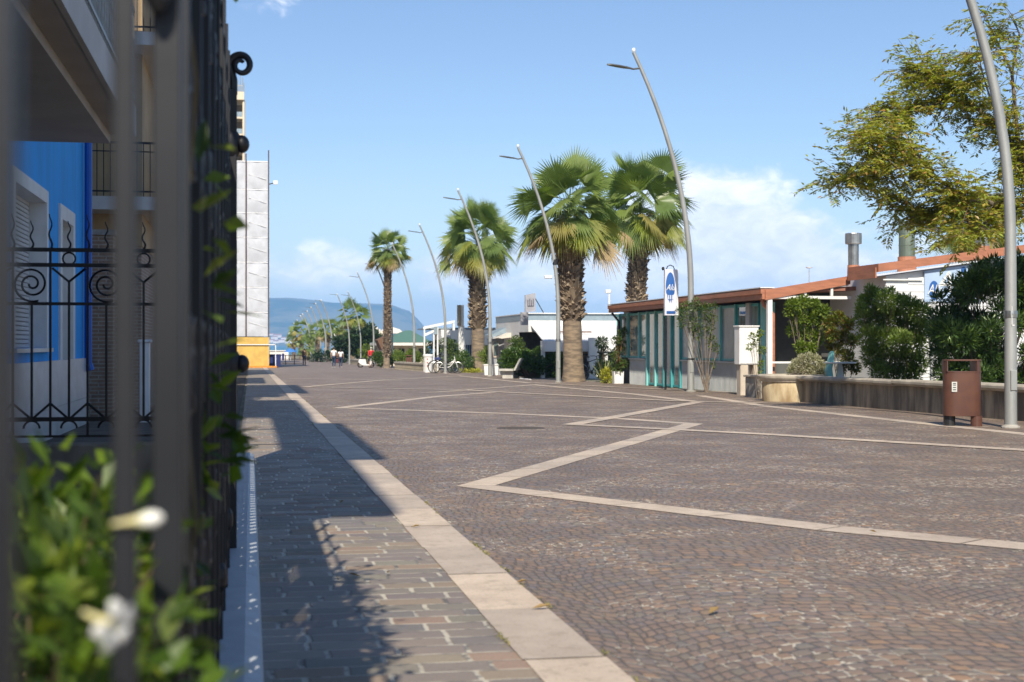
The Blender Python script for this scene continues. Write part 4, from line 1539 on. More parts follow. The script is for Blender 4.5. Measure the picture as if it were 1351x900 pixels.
hw_ = 24.5 * kb_
dp_ = 0.16
zt0, zt1, ztop_ = 0.155, 0.815, 1.0
bodym = MB()
rings = [outline(hw_, dp_, zt0), outline(hw_ + .002, dp_ + .002, zt0 + 0.01), outline(hw_ + .002, dp_ + .002, zt1 - 0.01), outline(hw_ + 0.008, dp_ + 0.008, zt1 - 0.008), outline(hw_ + 0.008, dp_ + 0.008, zt1 + 0.012)]
n = len(rings[0])
bodym.v = [tuple(q) for r in rings for q in r]
for i in range(len(rings) - 1):
    for k in range(n):
        bodym.f.append((i * n + k, i * n + (k + 1) % n, (i + 1) * n + (k + 1) % n, (i + 1) * n + k))
bodym.f.append(tuple(range(n - 1, -1, -1)))
bodym.f.append(tuple((len(rings) - 1) * n + k for k in range(n)))
body_o = bodym.build('body', m_bin, t, smooth=True)
# the right-hand end carries down to the ground as a rounded foot, the left one is a dark foot
ft = MB()
pts = [L3(hw_ - 0.085 + 0.085 * math.cos(a) * 1.0, -0.075 + 0.085 * math.sin(a), 0) for a in [2 * PI * k / 16 for k in range(16)]]
ft.prism(pts, (0, 0, zt0 - 0.001))
ft.build('foot', m_bin, t)
ft = MB()
pts = [L3(-hw_ + 0.10 + 0.085 * math.cos(a), 0.03 + 0.1 * math.sin(a), 0) for a in [2 * PI * k / 16 for k in range(16)]]
ft.prism(pts, (0, 0, zt0 - 0.001))
ft.build('foot', m_dark, t)
up_ = MB()
pts = [L3(*q, zt1 + 0.013) for q in ((hw_ - 0.10, -dp_), (hw_ - 0.02, -dp_ * .5), (hw_, 0), (hw_ - 0.02, dp_ * .5), (hw_ - 0.10, dp_), (hw_ - 0.11, dp_ - 0.02), (hw_ - 0.11, -dp_ + 0.02))]
up_.prism(pts, (0, 0, ztop_ - zt1 - 0.03))
up_.build('upright', m_bin, t)
up_ = MB()
pts = [L3(*q, zt1 + 0.013) for q in ((-hw_ + 0.03, -dp_ + .03), (-hw_, 0), (-hw_ + 0.03, dp_ - .03), (-hw_ + 0.015, dp_ - .03), (-hw_ + 0.012, 0), (-hw_ + 0.015, -dp_ + .03))]
up_.prism(pts, (0, 0, ztop_ - zt1 - 0.03))
up_.build('upright', m_bin, t)
tp_ = MB()
r1 = outline(hw_ + 0.008, dp_ + 0.008, ztop_ - 0.016)
tp_.prism(r1, (0, 0, 0.022))
tp_.build('lid', m_bin, t)
st = MB()
st.prism([L3(-hw_ + 0.075, -dp_ - 0.004, 0.52), L3(-hw_ + 0.155, -dp_ - 0.004, 0.52), L3(-hw_ + 0.155, -dp_ - 0.004, 0.67), L3(-hw_ + 0.075, -dp_ - 0.004, 0.67)], (0, 0.002, 0))
so = st.build('sticker', M('sticker_paper', (0.55, 0.56, 0.52), 0.6, var=0.05), body_o)
mk = MB()
for zz_ in (0.545, 0.58, 0.615, 0.64):
    mk.prism([L3(-hw_ + 0.092, -dp_ - 0.006, zz_), L3(-hw_ + 0.138, -dp_ - 0.006, zz_), L3(-hw_ + 0.138, -dp_ - 0.006, zz_ + 0.013), L3(-hw_ + 0.092, -dp_ - 0.006, zz_ + 0.013)], (0, 0.0015, 0))
mk.build('print', m_dark, so)

# ================================================================== STREET LAMPS
lampdefs = [((1333.5, 564.5), 7.9, None), ((911.5, 517), None, 72), ((736.5, 504.9), None, 196), ((646.5, 496.5), None, 252.5),
            ((587.5, 492.8), None, 298), ((546.5, 488.5), None, 322.4), ((517.5, 485.2), None, 343), ((493, 483.5), None, 360),
            ((476, 482.9), None, 385.5), ((461, 480.9), None, 389)]
far_l = [((438, 478.2), 396.7), ((430, 477.4), 401), ((423, 476.8), 406), ((416.7, 475.6), 411), ((410, 475.2), 415), ((406.7, 474.8), 417.5), ((401, 474.2), 423), ((396, 473.8), 427)]
for q, tpy in far_l:
    lampdefs.append((q, None, tpy))
lamp_labels = [
    'nearest tall curved grey lamp post, beside the brown litter bin',
    'tall curved lamp post in front of the restaurant, by the blue oval sign',
    'curved lamp post with a small camera on it, beside the biggest palm',
    'curved lamp post beside the concrete bench',
    'curved lamp post with two bicycles leaning on it',
    'lamp post just left of the white cylindrical bin',
    'lamp post behind the slim palm with the short hedge at its foot',
    'lamp post beside the person in red',
    'lamp post in front of the round dark tree',
    'lamp post at the right of the walking couple',
]
lamp_far_label = 'thin distant lamp post in the row receding to the far end of the promenade'


m_lamphead = M('lamp_head_grey', (0.13, 0.135, 0.14), 0.4, 0.4, var=0.1)


def lamp_thing(base, H, D, label, idx):
    t = thing('street_lamp', label, 'street lamp', base, 'street lamps along the promenade')
    sc_ = H / 9.2
    rs = max(1.0, D / 120)
    N_ = 22 if D < 130 else 9
    pts, rad = [], []
    for i in range(N_ + 1):
        f = i / N_
        lean = 1.61 * max(0, f - 0.30) ** 2 / 0.49 * (1.32 if idx == 0 else 1.0)
        pts.append(Vector((base[0] - lean * sc_, base[1], base[2] + f * H)))
        rad.append((0.098 - 0.050 * f) * sc_ * rs if idx else (0.092 - 0.036 * f))
    hs = 14 if D < 60 else 7
    po = MB().tube(pts, rad, hs).build('pole', m_pole, t, smooth=True)
    # joint collars
    if D < 130:
        mb = MB()
        j = pts[int(N_ * 0.22)]
        mb.lathe([(rad[4] * 1.12, -0.05), (rad[4] * 1.15, 0), (rad[4] * 1.12, 0.05)], j, 12)
        mb.build('collar', m_steel, t)
    if D < 100:
        MB().lathe([(rad[0] * 1.5, -0.01), (rad[0] * 1.5, 0.02), (rad[0] * 1.12, 0.035), (rad[0] * 1.04, 0.05)], pts[0], 14).build('base_ring', m_conc, t)
        MB().box(base[0] - 0.05, base[0] + 0.05, base[1] - rad[1] - 0.012, base[1] - rad[1] + 0.03, base[2] + 0.55, base[2] + 0.85, bev=0.008).build('access_door', m_pole, t)
    # white ball on the tip
    top = pts[-1]
    MB().ellipsoid(top + Vector((0, 0, 0.06 * sc_)), (0.055 * sc_ * rs,) * 2 + (0.07 * sc_ * rs,), 10, 6).build('finial', m_white, t)
    # head: curved arm and flat luminaire to the street side
    a0_ = pts[-2] if N_ == 22 else pts[-1]
    arm = [a0_, a0_ + Vector((-0.22, 0, -0.03)) * sc_, a0_ + Vector((-0.42, 0, 0.02)) * sc_]
    MB().tube(arm, 0.028 * sc_ * rs, 6).build('arm', m_lamphead, t)
    hd = MB()
    e = a0_ + Vector((-0.28, 0, 0.0)) * sc_
    prs = [(0, 0.05, -0.03), (0.18, 0.11, -0.005), (0.35, 0.13, 0.02), (0.55, 0.10, 0.045), (0.66, 0.05, 0.055)]
    vs = []
    for d_, w_, z_ in prs:
        for yy2, zz2 in ((-w_, 0), (-w_ * .7, 0.035), (w_ * .7, 0.035), (w_, 0)):
            vs.append(e + Vector((-d_, yy2, z_ + zz2)) * sc_ * (1 if rs == 1 else 1.1))
    fs = [(0, 1, 2, 3)]
    for i in range(len(prs) - 1):
        for k in range(4):
            fs.append((4 * i + k, 4 * i + (k + 1) % 4, 4 * i + 4 + (k + 1) % 4, 4 * i + 4 + k))
    fs.append((16, 19, 18, 17))
    hd.add(vs, fs).build('lamp_head', m_lamphead, t)
    return t, pts


for i, (q, Hf, topy) in enumerate(lampdefs):
    b_ = G(*q)
    D = DEP(b_)
    if Hf is None:
        H = (q[1] - topy) * D / F
        if i > 9:
            H = min(H, 11.5)
    else:
        H = 9.2
    t, pts = lamp_thing(b_, H, D, lamp_labels[i] if i < len(lamp_labels) else lamp_far_label, i)
    if i == 2:
        c = P(728, 365, D)
        MB().box(c.x - 0.28, c.x + 0.02, c.y - 0.06, c.y + 0.06, c.z - 0.08, c.z + 0.05, bev=0.02).build('camera_box', m_white, t)
        c = P(733, 346, D)
        MB().lathe([(0.095, -0.1), (0.095, 0.1)], c + Vector((-0.02, 0, 0)), 12).build('clamp', m_dark, t)
    if i == 1:
        c = P(911, 475, D)
        MB().lathe([(0.098, -0.05), (0.098, 0.05)], Vector((b_.x, b_.y, c.z)), 14).build('clamp', m_dark, t)
    if i == 0:
        c = P(1330, 417, D)
        yq = b_.y - 0.088
        mb = MB()
        mb.box(b_.x - 0.035, b_.x - 0.025, yq - .002, yq, c.z - 0.14, c.z + 0.14)
        mb.box(b_.x - 0.035, b_.x + 0.012, yq - .002, yq, c.z - 0.145, c.z - 0.13)
        mb.build('paint_mark', m_white, t)

# ================================================================== FAR LEFT: scaffolded building, tower, bins
DS = 114.0
YS = P(330, 455, DS).y


def sX(px): return AY(px, 455, YS).x
def sZ(py): return AY(330, py, YS).z


m_net = M('white_scaffold_netting', (0.52, 0.54, 0.58), 0.7, var=0.08, scale=1.4, bump=0.25, bscale=2.2)
m_osb = M('yellow_chipboard', (0.62, 0.40, 0.10), 0.75, var=0.1, scale=2.5, bump=0.1)
t = thing('scaffolded_building', 'building wrapped in white scaffold netting over a yellow chipboard hoarding', 'building', (-6, YS + 8, gz(YS)))
MB().box(-14, sX(353) - 0.3, YS + 1.2, YS + 18, gz(YS) - .3, sZ(216)).build('wall', m_plaster_pale, t)
lifts = [445, 412, 379, 346, 313, 281, 250, 213]
for i in range(len(lifts) - 1):
    z0_, z1_ = sZ(lifts[i]) + 0.06, sZ(lifts[i + 1]) - 0.06
    for (pa_, pb_) in ((270, 324.2), (324.8, 353.5)):
        nx_, nz_ = 14, 8
        mb = MB()
        xa, xb = sX(pa_), sX(pb_)
        ph = rng.uniform(0, 6)
        for a in range(nx_ + 1):
            for b_ in range(nz_ + 1):
                u, v = a / nx_, b_ / nz_
                bul = -0.07 * math.sin(PI * u) * math.sin(PI * v) + 0.03 * math.sin(9 * u + ph + 3 * v)
                mb.v.append((xa + (xb - xa) * u, YS + bul, z0_ + (z1_ - z0_) * v))
        for a in range(nx_):
            for b_ in range(nz_):
                q = a * (nz_ + 1) + b_
                mb.f.append((q, q + nz_ + 1, q + nz_ + 2, q + 1))
        mb.build('netting', m_net, t, smooth=True)
    MB().box(sX(265), sX(354), YS - 0.03, YS + 0.9, z1_ + 0.02, z1_ + 0.10).build('platform', M('scaffold_plank', (0.75, 0.76, 0.78), 0.6, var=0.05), t)
    dg = MB().tube([(sX(328), YS - 0.08, z0_ + 1.15), (sX(351), YS - 0.08, z0_ + 0.75)], 0.02, 5)
    dg.build('brace', m_white, t)
for px, top in ((324.5, 203), (354.2, 198)):
    MB().tube([(sX(px), YS - 0.1, gz(YS)), (sX(px), YS - 0.1, sZ(top))], 0.05, 6).build('standard', M('rusty_tube', (0.13, 0.09, 0.09), 0.6, 0.3), t)
net_r = MB().quad((sX(354), YS, sZ(444)), (sX(354), YS + 16, sZ(444)), (sX(354), YS + 16, sZ(214)), (sX(354), YS, sZ(214)))
net_r.build('netting', m_net, t)
hd_ = MB()
for k in range(5):
    xa = sX(355) - k * 1.25
    hd_.box(xa - 1.245, xa, YS - 0.5, YS - 0.46, gz(YS) + 0.12, sZ(445))
ho = hd_.build('hoarding', m_osb, t)
MB().box(sX(280), sX(364), YS - 0.62, YS - 0.57, sZ(455.3), sZ(454.2)).build('guard_rail', m_white, t)
MB().box(sX(363), sX(364), YS - 0.62, YS - 0.57, gz(YS), sZ(454.2)).build('guard_post', m_white, t)
MB().box(sX(300), sX(365), YS - 0.9, YS - 0.55, gz(YS), gz(YS) + 0.14).build('base_rail', M('orange_plastic_barrier', (0.70, 0.27, 0.03), 0.5), t)
fl_ = MB().tube([(sX(354), YS - .1, sZ(243)), (sX(362), YS - .1, sZ(241))], 0.04, 5)
flo = fl_.build('floodlight_arm', m_iron, t)
MB().box(sX(360.5), sX(366), YS - 0.25, YS + 0.05, sZ(243), sZ(238)).build('floodlight', m_white, flo)

# cream tower block behind
DT = 165.0
YT = P(315, 455, DT).y
def tX(px): return AY(px, 455, YT).x
def tZ(py): return AY(315, py, YT).z
m_cream = M('cream_tower_plaster', (0.66, 0.56, 0.42), 0.8, var=0.05, scale=0.5)
t = thing('tower_block', 'cream high rise tower with stacked recessed balconies rising behind the netting', 'tower', (tX(300), YT + 6, gz(YT)))
mb = MB()
mb.box(tX(270), tX(311), YT, YT + 14, gz(YT) - .5, tZ(123))
mb.box(tX(311), tX(321.5), YT + 1.6, YT + 14, gz(YT) - .5, tZ(123))
mb.box(tX(268), tX(322), YT - 0.3, YT + 14.2, tZ(132), tZ(121.5))
mb.build('wall', m_cream, t)
py = 135.0
while py < 440:
    b_o = MB().box(tX(311) + .01, tX(321.5), YT, YT + 1.59, tZ(py + 21.5), tZ(py + 19)).build('balcony', m_cream, t)
    MB().box(tX(311.5), tX(321.3), YT + 0.02, YT + 0.07, tZ(py + 18.8), tZ(py + 12.5)).build('glass_front', M('balcony_glass', (0.30, 0.37, 0.42), 0.15), b_o)
    MB().box(tX(311.2), tX(321.2), YT + 1.52, YT + 1.58, tZ(py + 18.5), tZ(py + 1)).build('window', M('brown_blind', (0.22, 0.17, 0.11), 0.7), t)
    py += 22.3
MB().tube([(tX(321.4), YT + .05, tZ(440)), (tX(321.4), YT + .05, tZ(132))], 0.16, 6).build('corner_post', m_cream, t)
mb = MB()
for k in range(7):
    x = tX(312) + k * 0.14
    mb.tube([(x, YT + 2, tZ(121)), (x, YT + 2, tZ(121) + rng.uniform(0.8, 3.2))], 0.05, 5)
mb.box(tX(309), tX(311.5), YT + 2, YT + 4, tZ(121.5), tZ(98))
mb.box(tX(309), tX(320.5), YT + 0.2, YT + 0.3, tZ(113), tZ(112))
mb.build('rooftop_mast', m_pole, t)

# two wheeled blue bins
m_bluebin = M('dark_blue_plastic', (0.012, 0.025, 0.13), 0.45, var=0.1)
for px, lab in ((353.0, 'dark blue wheeled bin next to the yellow hoarding, behind the white guard rail'), (360.8, 'dark blue wheeled bin standing to the right of the guard rail post')):
    b_ = GD(px + 4.0, 116.0)
    b_.x = AY(px + 5, 455, b_.y).x
    t = thing('wheeled_bin', lab, 'bin', b_)
    MB().prism([(b_.x - 0.26, b_.y, b_.z + 0.06), (b_.x - 0.31, b_.y, b_.z + 1.0), (b_.x + 0.31, b_.y, b_.z + 1.0), (b_.x + 0.26, b_.y, b_.z + 0.06)], (0, 0.6, 0)).build('body', m_bluebin, t)
    MB().box(b_.x - 0.34, b_.x + 0.34, b_.y - 0.03, b_.y + 0.66, b_.z + 1.0, b_.z + 1.07, bev=0.02).build('lid', m_bluebin, t)
    for sx_ in (-1, 1):
        MB().lathe([(0.1, -0.03), (0.1, 0.03)], (0, 0, 0), 12).build('wheel', m_rubber, t, local=True).location = (sx_ * 0.2, 0.55, 0.1)

# white beach hut and low parapet at the end
Yh = 255
def hX(px): return AY(px, 455, Yh).x
def hZ(py): return AY(365, py, Yh).z
t = thing('white_beach_hut', 'white flat roofed beach hut at the far end of the promenade', 'hut', (hX(368), Yh + 3, gz(Yh)))
MB().box(hX(356), hX(380.5), Yh, Yh + 6, gz(Yh) - .2, hZ(463.2)).build('wall', m_farwall, t)
MB().box(hX(372), hX(375), Yh - .05, Yh - 0.01, gz(Yh), hZ(466.5)).build('door', m_bluebin, t)
MB().box(hX(355.5), hX(381), Yh - .2, Yh + 6.2, hZ(463.2), hZ(462.4)).build('roof', m_farwall, t)
Yh = 240
t = thing('blue_umbrella', 'small blue beach umbrella beside the white beach hut', 'umbrella', (hX(383), Yh, gz(Yh)))
MB().lathe([(1.1, 0), (0.6, 0.4), (0.05, 0.6)], (hX(383.5), Yh, hZ(464.5)), 12).build('canopy', M('blue_canvas', (0.05, 0.20, 0.55), 0.8), t)
MB().tube([(hX(383.5), Yh, gz(Yh)), (hX(383.5), Yh, hZ(464))], 0.05, 6).build('pole', m_white, t)
t = thing('promenade_railing', 'dark low railing closing the far end of the promenade', 'railing', (3.5, 150, gz(150)))
Yr = 150
mb = MB()
xa, xb = AY(365, 455, Yr).x, AY(400, 455, Yr).x
for z in (0.95, 0.55, 0.12):
    mb.box(xa, xb, Yr - 0.03, Yr + 0.03, gz(Yr) + z - 0.03, gz(Yr) + z + 0.03)
mb.build('rail', m_iron, t)
for k in range(4):
    x = xa + (xb - xa) * k / 3
    MB().box(x - 0.04, x + 0.04, Yr - 0.031, Yr + 0.031, gz(Yr), gz(Yr) + 1.0).build('post', m_iron, t)

# ================================================================== MIDDLE DISTANCE BUILDINGS
m_awn = M('white_awning_canvas', (0.74, 0.74, 0.73), 0.8, var=0.04, scale=0.8, bump=0.2, bscale=3)
m_greyblue = M('grey_blue_metal', (0.24, 0.31, 0.36), 0.5, var=0.08)
m_greywall = M('grey_wall', (0.34, 0.35, 0.37), 0.8, var=0.12)  # plain grey wall colour
m_darkroom = M('dark_interior', (0.045, 0.045, 0.05), 0.8, var=0.2)  # near-black colour stands in for the shade inside rooms and openings
YK = P(750, 455, 67).y


def kX(px, Y=None): return AY(px, 455, Y or YK).x
def kZ(py, px=750, Y=None): return AY(px, py, Y or YK).z


gk = gz(YK)
t = thing('awning_restaurant', 'white restaurant with wide white awnings behind the big palm', 'restaurant', (kX(755), YK + 3, gk))
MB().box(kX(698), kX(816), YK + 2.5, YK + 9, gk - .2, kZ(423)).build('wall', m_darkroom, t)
MB().box(kX(697.2), kX(698) - .01, YK + 2.45, YK + 9, gk - .2, kZ(423)).build('side_wall', m_white, t)
MB().box(kX(697), kX(817), YK, YK + 9, kZ(423), kZ(414.2)).build('parapet', m_greyblue, t)
MB().box(kX(696.5), kX(817.5), YK - 0.1, YK + 9.1, kZ(414.2), kZ(413)).build('coping', m_white, t)
MB().box(kX(697), kX(817), YK - 0.02, YK + 2.4, kZ(438), kZ(423.1)).build('upper_wall', m_white, t)


def awning(px0, px1, pyt, pyb, out, val, Y=YK):
    xa, xb = kX(px0, Y), kX(px1, Y)
    za = kZ(pyt, 750, Y)
    zb_ = AY(750, pyb, Y - out).z
    mb = MB()
    n_ = 10
    for i in range(n_ + 1):
        f = i / n_
        x = xa + (xb - xa) * f
        sag = -0.06 * math.sin(PI * f)
        for (yy_, zz_) in ((Y - 0.03, za), (Y - out * 0.5, (za + zb_) / 2 + sag), (Y - out, zb_), (Y - out - 0.01, zb_ - val)):
            mb.v.append((x, yy_, zz_))
            mb.v.append((x, yy_ + 0.02, zz_ - 0.03))
    for i in range(n_):
        for j in range(3):
            a = i * 8 + j * 2
            mb.f.append((a, a + 8, a + 10, a + 2))
            mb.f.append((a + 1, a + 3, a + 11, a + 9))
    mb.build('awning', m_awn, t, smooth=True)


awning(700, 815, 429, 450, 3.0, 0.45)
for px in (700, 735, 779.5, 795):
    MB().box(kX(px) - 0.09, kX(px) + 0.09, YK - 2.9, YK - 2.72, gk - .1, kZ(450)).build('post', m_white, t)
px = 782.5
MB().box(kX(px, YK - 3.2) - 0.22, kX(px, YK - 3.2) + 0.22, YK - 3.4, YK - 3.15, gk - .1, kZ(446)).build('column', m_white, t)
mb = MB()
for k in range(8):
    z = gk + 0.95 + k * 0.16
    mb.box(kX(729), kX(770), YK - 1.6, YK - 1.57, z, z + 0.07)
mb.build('slat_screen', M('brown_slats', (0.20, 0.13, 0.10), 0.7), t)
MB().box(kX(784), kX(815), YK - 1.8, YK - 1.7, gk, kZ(462)).build('dark_opening', m_darkroom, t)  # flat dark box standing in for the shaded opening under the awning

# annexe on the left with sloping blue-grey roof
YN = YK + 6
gn = gz(YN)
t = thing('grey_annexe', 'grey low annexe with sloping roof and cream awning left of the white restaurant', 'annexe', (kX(672, YN), YN + 2, gn))
MB().box(kX(651, YN), kX(697, YN), YN + 0.5, YN + 1.8, gn - .2, kZ(447, 700, YN)).build('wall', m_greywall, t)
MB().prism([(kX(649, YN), YN, kZ(445, 700, YN)), (kX(649, YN), YN, kZ(442, 700, YN)), (kX(690, YN), YN, kZ(420, 700, YN)), (kX(698, YN), YN, kZ(420, 700, YN)), (kX(698, YN), YN, kZ(432, 700, YN))], (0, 2.2, 0)).build('roof', m_greyblue, t)
MB().prism([(kX(651, YN), YN - 1.5, kZ(446, 700, YN)), (kX(690, YN), YN - 1.5, kZ(430, 700, YN)), (kX(698, YN), YN - 1.5, kZ(430, 700, YN)), (kX(698, YN), YN - 1.5, kZ(442, 700, YN)), (kX(655, YN), YN - 1.5, kZ(447, 700, YN))], (0, 1.45, 0)).build('awning', M('cream_awning', (0.62, 0.58, 0.50), 0.8, var=0.05), t)
MB().box(kX(673, YN), kX(692, YN), YN + 2, YN + 3, kZ(419.8, 700, YN), kZ(416.5, 700, YN)).build('roof_cap', m_dark, t)
MB().box(kX(678, YN), kX(692, YN), YN + 2.2, YN + 2.9, kZ(427, 700, YN), kZ(419.9, 700, YN)).build('roof_vent', m_greyblue, t)
for px in (652, 672):
    w_ = MB().box(kX(px, YN), kX(px + 8, YN), YN + 0.44, YN + 0.49, gn + 0.9, kZ(450, 700, YN)).build('window', m_beige, t)
    MB().box(kX(px + 1, YN), kX(px + 7, YN), YN + 0.41, YN + 0.435, gn + 1.0, kZ(451, 700, YN)).build('pane', m_glass, w_)
# roof sign
Yg = YK + 0.5
t = thing('rooftop_sign', 'grey square advertising board tilted on the roof of the white restaurant', 'sign', (kX(700, Yg), Yg, kZ(413, 700, Yg)))
MB().prism([(kX(693, Yg), Yg, kZ(412, 700, Yg)), (kX(693, Yg), Yg, kZ(389.5, 700, Yg)), (kX(706.5, Yg), Yg, kZ(386.5, 700, Yg)), (kX(706.5, Yg), Yg, kZ(411, 700, Yg))], (0.0, 0.15, 0)).build('board', M('grey_board', (0.33, 0.33, 0.36), 0.5, var=0.1, scale=3), t)
mb = MB()
for k in range(4):
    x = kX(695.8 + 2.4 * k, Yg)
    mb.box(x, x + 0.045, Yg - 0.02, Yg - 0.004, kZ(404, 700, Yg), kZ(396 - (k % 2) * 1.5, 700, Yg))
mb.box(kX(695.8, Yg), kX(704, Yg), Yg - 0.02, Yg - 0.004, kZ(404.4, 700, Yg), kZ(403.6, 700, Yg))
mb.build('lettering', M('dark_grey_letters', (0.12, 0.12, 0.15), 0.5), t)
MB().tube([(kX(707, Yg), Yg + .1, kZ(394, 700, Yg)), (kX(727, Yg), Yg + 1.5, kZ(414, 700, Yg))], 0.025, 5).build('stay', m_iron, t)
# flag pole sign by the bench
D_ = 62.0
b_ = GD(686.5, D_)
t = thing('square_sign', 'small grey square sign on a thin white pole in front of the hedge', 'sign', b_)
MB().tube([b_, (b_.x, b_.y, P(686, 430, D_).z)], 0.045, 8).build('pole', m_white, t)
a_ = P(686.8, 429, D_); b2 = P(697, 412, D_)
MB().box(a_.x, b2.x, a_.y - 0.04, a_.y + 0.04, a_.z, b2.z).build('board', M('grey_board_small', (0.36, 0.36, 0.38), 0.5), t)
MB().lathe([(0.06, -0.004), (0.06, 0.004)], (0, 0, 0), 10).build('dot', m_dark, t, local=True).location = (((a_.x + b2.x) / 2 - b_.x), a_.y - 0.05 - b_.y, b2.z - 0.16 - b_.z)
t.children[-1].rotation_euler = (PI / 2, 0, 0)
# antenna pole right of palm
c = P(804, 412, 70)
t = thing('rooftop_camera_mast', 'white mast with a small camera on top, on the roof behind the big palm', 'mast', (c.x, c.y, c.z - 0.3))
MB().tube([(c.x, c.y, c.z - 0.3), (c.x, c.y, P(804, 388, 70).z)], 0.05, 8).build('pole', m_white, t)
cc_ = P(803, 385, 70)
MB().box(cc_.x - 0.16, cc_.x + 0.12, cc_.y - 0.1, cc_.y + 0.1, cc_.z - 0.08, cc_.z + 0.1, bev=0.03).build('camera', m_white, t)

# blue and white striped kiosk
YQ = P(600, 455, 92).y
gq = gz(YQ)
def qX(px, Y=YQ): return AY(px, 455, Y).x
def qZ(py, Y=YQ): return AY(600, py, Y).z
t = thing('striped_kiosk', 'white bathing kiosk with blue and white striped canvas walls', 'kiosk', (qX(610), YQ + 3, gq))
MB().box(qX(592), qX(660), YQ + 1.2, YQ + 8, gq - .2, qZ(434)).build('wall', m_white, t)
MB().box(qX(570), qX(662), YQ + 0.8, YQ + 8.2, qZ(433.9), qZ(432)).build('roof', m_greyblue, t)
MB().box(qX(582), qX(662), YQ - 0.05, YQ + 1.1, qZ(455), qZ(435)).build('awning', m_awn, t)
m_stripeb = M('blue_canvas_stripe', (0.02, 0.09, 0.38), 0.8, var=0.1)
m_stripep = M('pale_canvas_stripe', (0.40, 0.55, 0.55), 0.8, var=0.1)
bays_ = [(596, 609.5), (615.5, 624), (626, 640), (642, 655)]
for a, b_ in bays_:
    n_ = 6
    for k in range(n_):
        f0, f1 = a + (b_ - a) * k / n_, a + (b_ - a) * (k + 1) / n_
        o = MB().box(qX(f0), qX(f1) - .01, YQ + 0.3, YQ + 0.34, gq, qZ(455.2)).build('canvas_strip', m_stripeb if k % 2 == 0 else m_stripep, t)
for px in (612, 625):
    MB().box(qX(px - 2), qX(px + 2), YQ - 0.25, YQ + 0.2, gq, qZ(434)).build('column', m_white, t)
t = thing('white_pergola', 'open white painted frame pergola left of the striped kiosk', 'pergola', (qX(575, YQ - 3), YQ - 3, gq))
Y3 = YQ - 4
for px, tp in ((560, 434), (577.5, 432), (572.5, 440)):
    MB().box(qX(px - .9, Y3), qX(px + .9, Y3), Y3, Y3 + 0.15, gz(Y3), AY(px, tp, Y3).z).build('post', m_white, t)
for (xa, ya_, xb, yb_) in ((558.5, 434.5, 600, 426), (560, 444, 577, 436.5)):
    a_ = AY(xa, ya_, Y3 - .02); b2 = AY(xb, yb_, Y3 - .02)
    MB().prism([a_, a_ + Vector((0, 0, 0.16)), b2 + Vector((0, 0, 0.16)), b2], (0, 0.12, 0)).build('beam', m_white, t)
a_ = AY(598.5, 426, Y3)
MB().box(a_.x - .06, a_.x + .08, Y3, Y3 + 0.12, AY(598, 436, Y3).z, a_.z - .02).build('post', m_white, t)
MB().box(qX(572.5, Y3), qX(577, Y3), Y3 - 0.05, Y3 + 0.02, AY(575, 441, Y3).z, AY(575, 431, Y3).z).build('grey_panel', m_greyblue, t)
# tall totem sign
D_ = 90.0
b_ = GD(609, D_)
t = thing('totem_sign', 'tall white totem with a tan panel beside the second palm', 'sign', b_)
MB().box(b_.x - 0.18, b_.x + 0.18, b_.y, b_.y + 0.25, b_.z, P(609, 430, D_).z).build('column', m_white, t)
a_, b2 = P(603.5, 430, D_), P(612, 402.5, D_)
MB().box(a_.x, (a_.x + b2.x) / 2 + .03, a_.y - 0.1, a_.y + 0.2, a_.z, b2.z).build('panel', M('tan_sign_panel', (0.42, 0.34, 0.24), 0.6), t)
MB().box((a_.x + b2.x) / 2 + .035, b2.x, a_.y - 0.1, a_.y + 0.2, a_.z, b2.z).build('panel', m_white, t)

# green roofed pavilion
YV = P(530, 455, 125).y
def vX(px): return AY(px, 455, YV).x
def vZ(py): return AY(530, py, YV).z
m_greenroof = M('green_roof_sheet', (0.09, 0.19, 0.15), 0.7, var=0.08)
t = thing('green_roof_pavilion', 'cream pavilion with a wide green hipped roof', 'pavilion', (vX(540), YV + 6, gz(YV)))
MB().box(vX(510), vX(566), YV + 1, YV + 12, gz(YV), vZ(456)).build('wall', m_cream, t)
mb = MB()
A_ = [(vX(505), YV, vZ(452)), (vX(572), YV, vZ(452)), (vX(572), YV + 13, vZ(452)), (vX(505), YV + 13, vZ(452))]
T_ = [(vX(545), YV + 6, vZ(435)), (vX(552), YV + 6, vZ(435))]
mb.add(A_ + T_, [(0, 1, 5, 4), (1, 2, 5), (2, 3, 4, 5), (3, 0, 4), (3, 2, 1, 0)])
mb.build('roof', m_greenroof, t)
MB().box(vX(504), vX(573), YV - 0.1, YV + 13.1, vZ(456), vZ(452.2)).build('eave', m_farwall, t)
for k in range(4):
    px = 515 + k * 13
    MB().box(vX(px), vX(px + 7), YV + 0.94, YV + 0.99, gz(YV) + .8, vZ(460)).build('window', m_darkroom, t)
MB().prism([(vX(494), YV - 3, vZ(449)), (vX(504), YV - 3, vZ(444)), (vX(506), YV - 3, vZ(453)), (vX(500), YV - 3, vZ(462))], (0, 3, 0)).build('timber_gable', M('brown_timber', (0.16, 0.08, 0.04), 0.7), t)
YX = P(490, 455, 220).y
def xX(px): return AY(px, 455, YX).x
def xZ(py): return AY(490, py, YX).z
t = thing('pale_apartment_block', 'pale far apartment block with slim corner towers behind the slim palm', 'building', (xX(495), YX + 8, gz(YX)))
MB().box(xX(481), xX(516), YX, YX + 14, gz(YX), xZ(437)).build('wall', m_cream, t)
for px, tpy in ((492.5, 431), (496.5, 431.5), (500, 434)):
    MB().box(xX(px - 1.3), xX(px + 1.3), YX - 0.6, YX + 3, gz(YX), xZ(tpy)).build('tower', m_farwall, t)
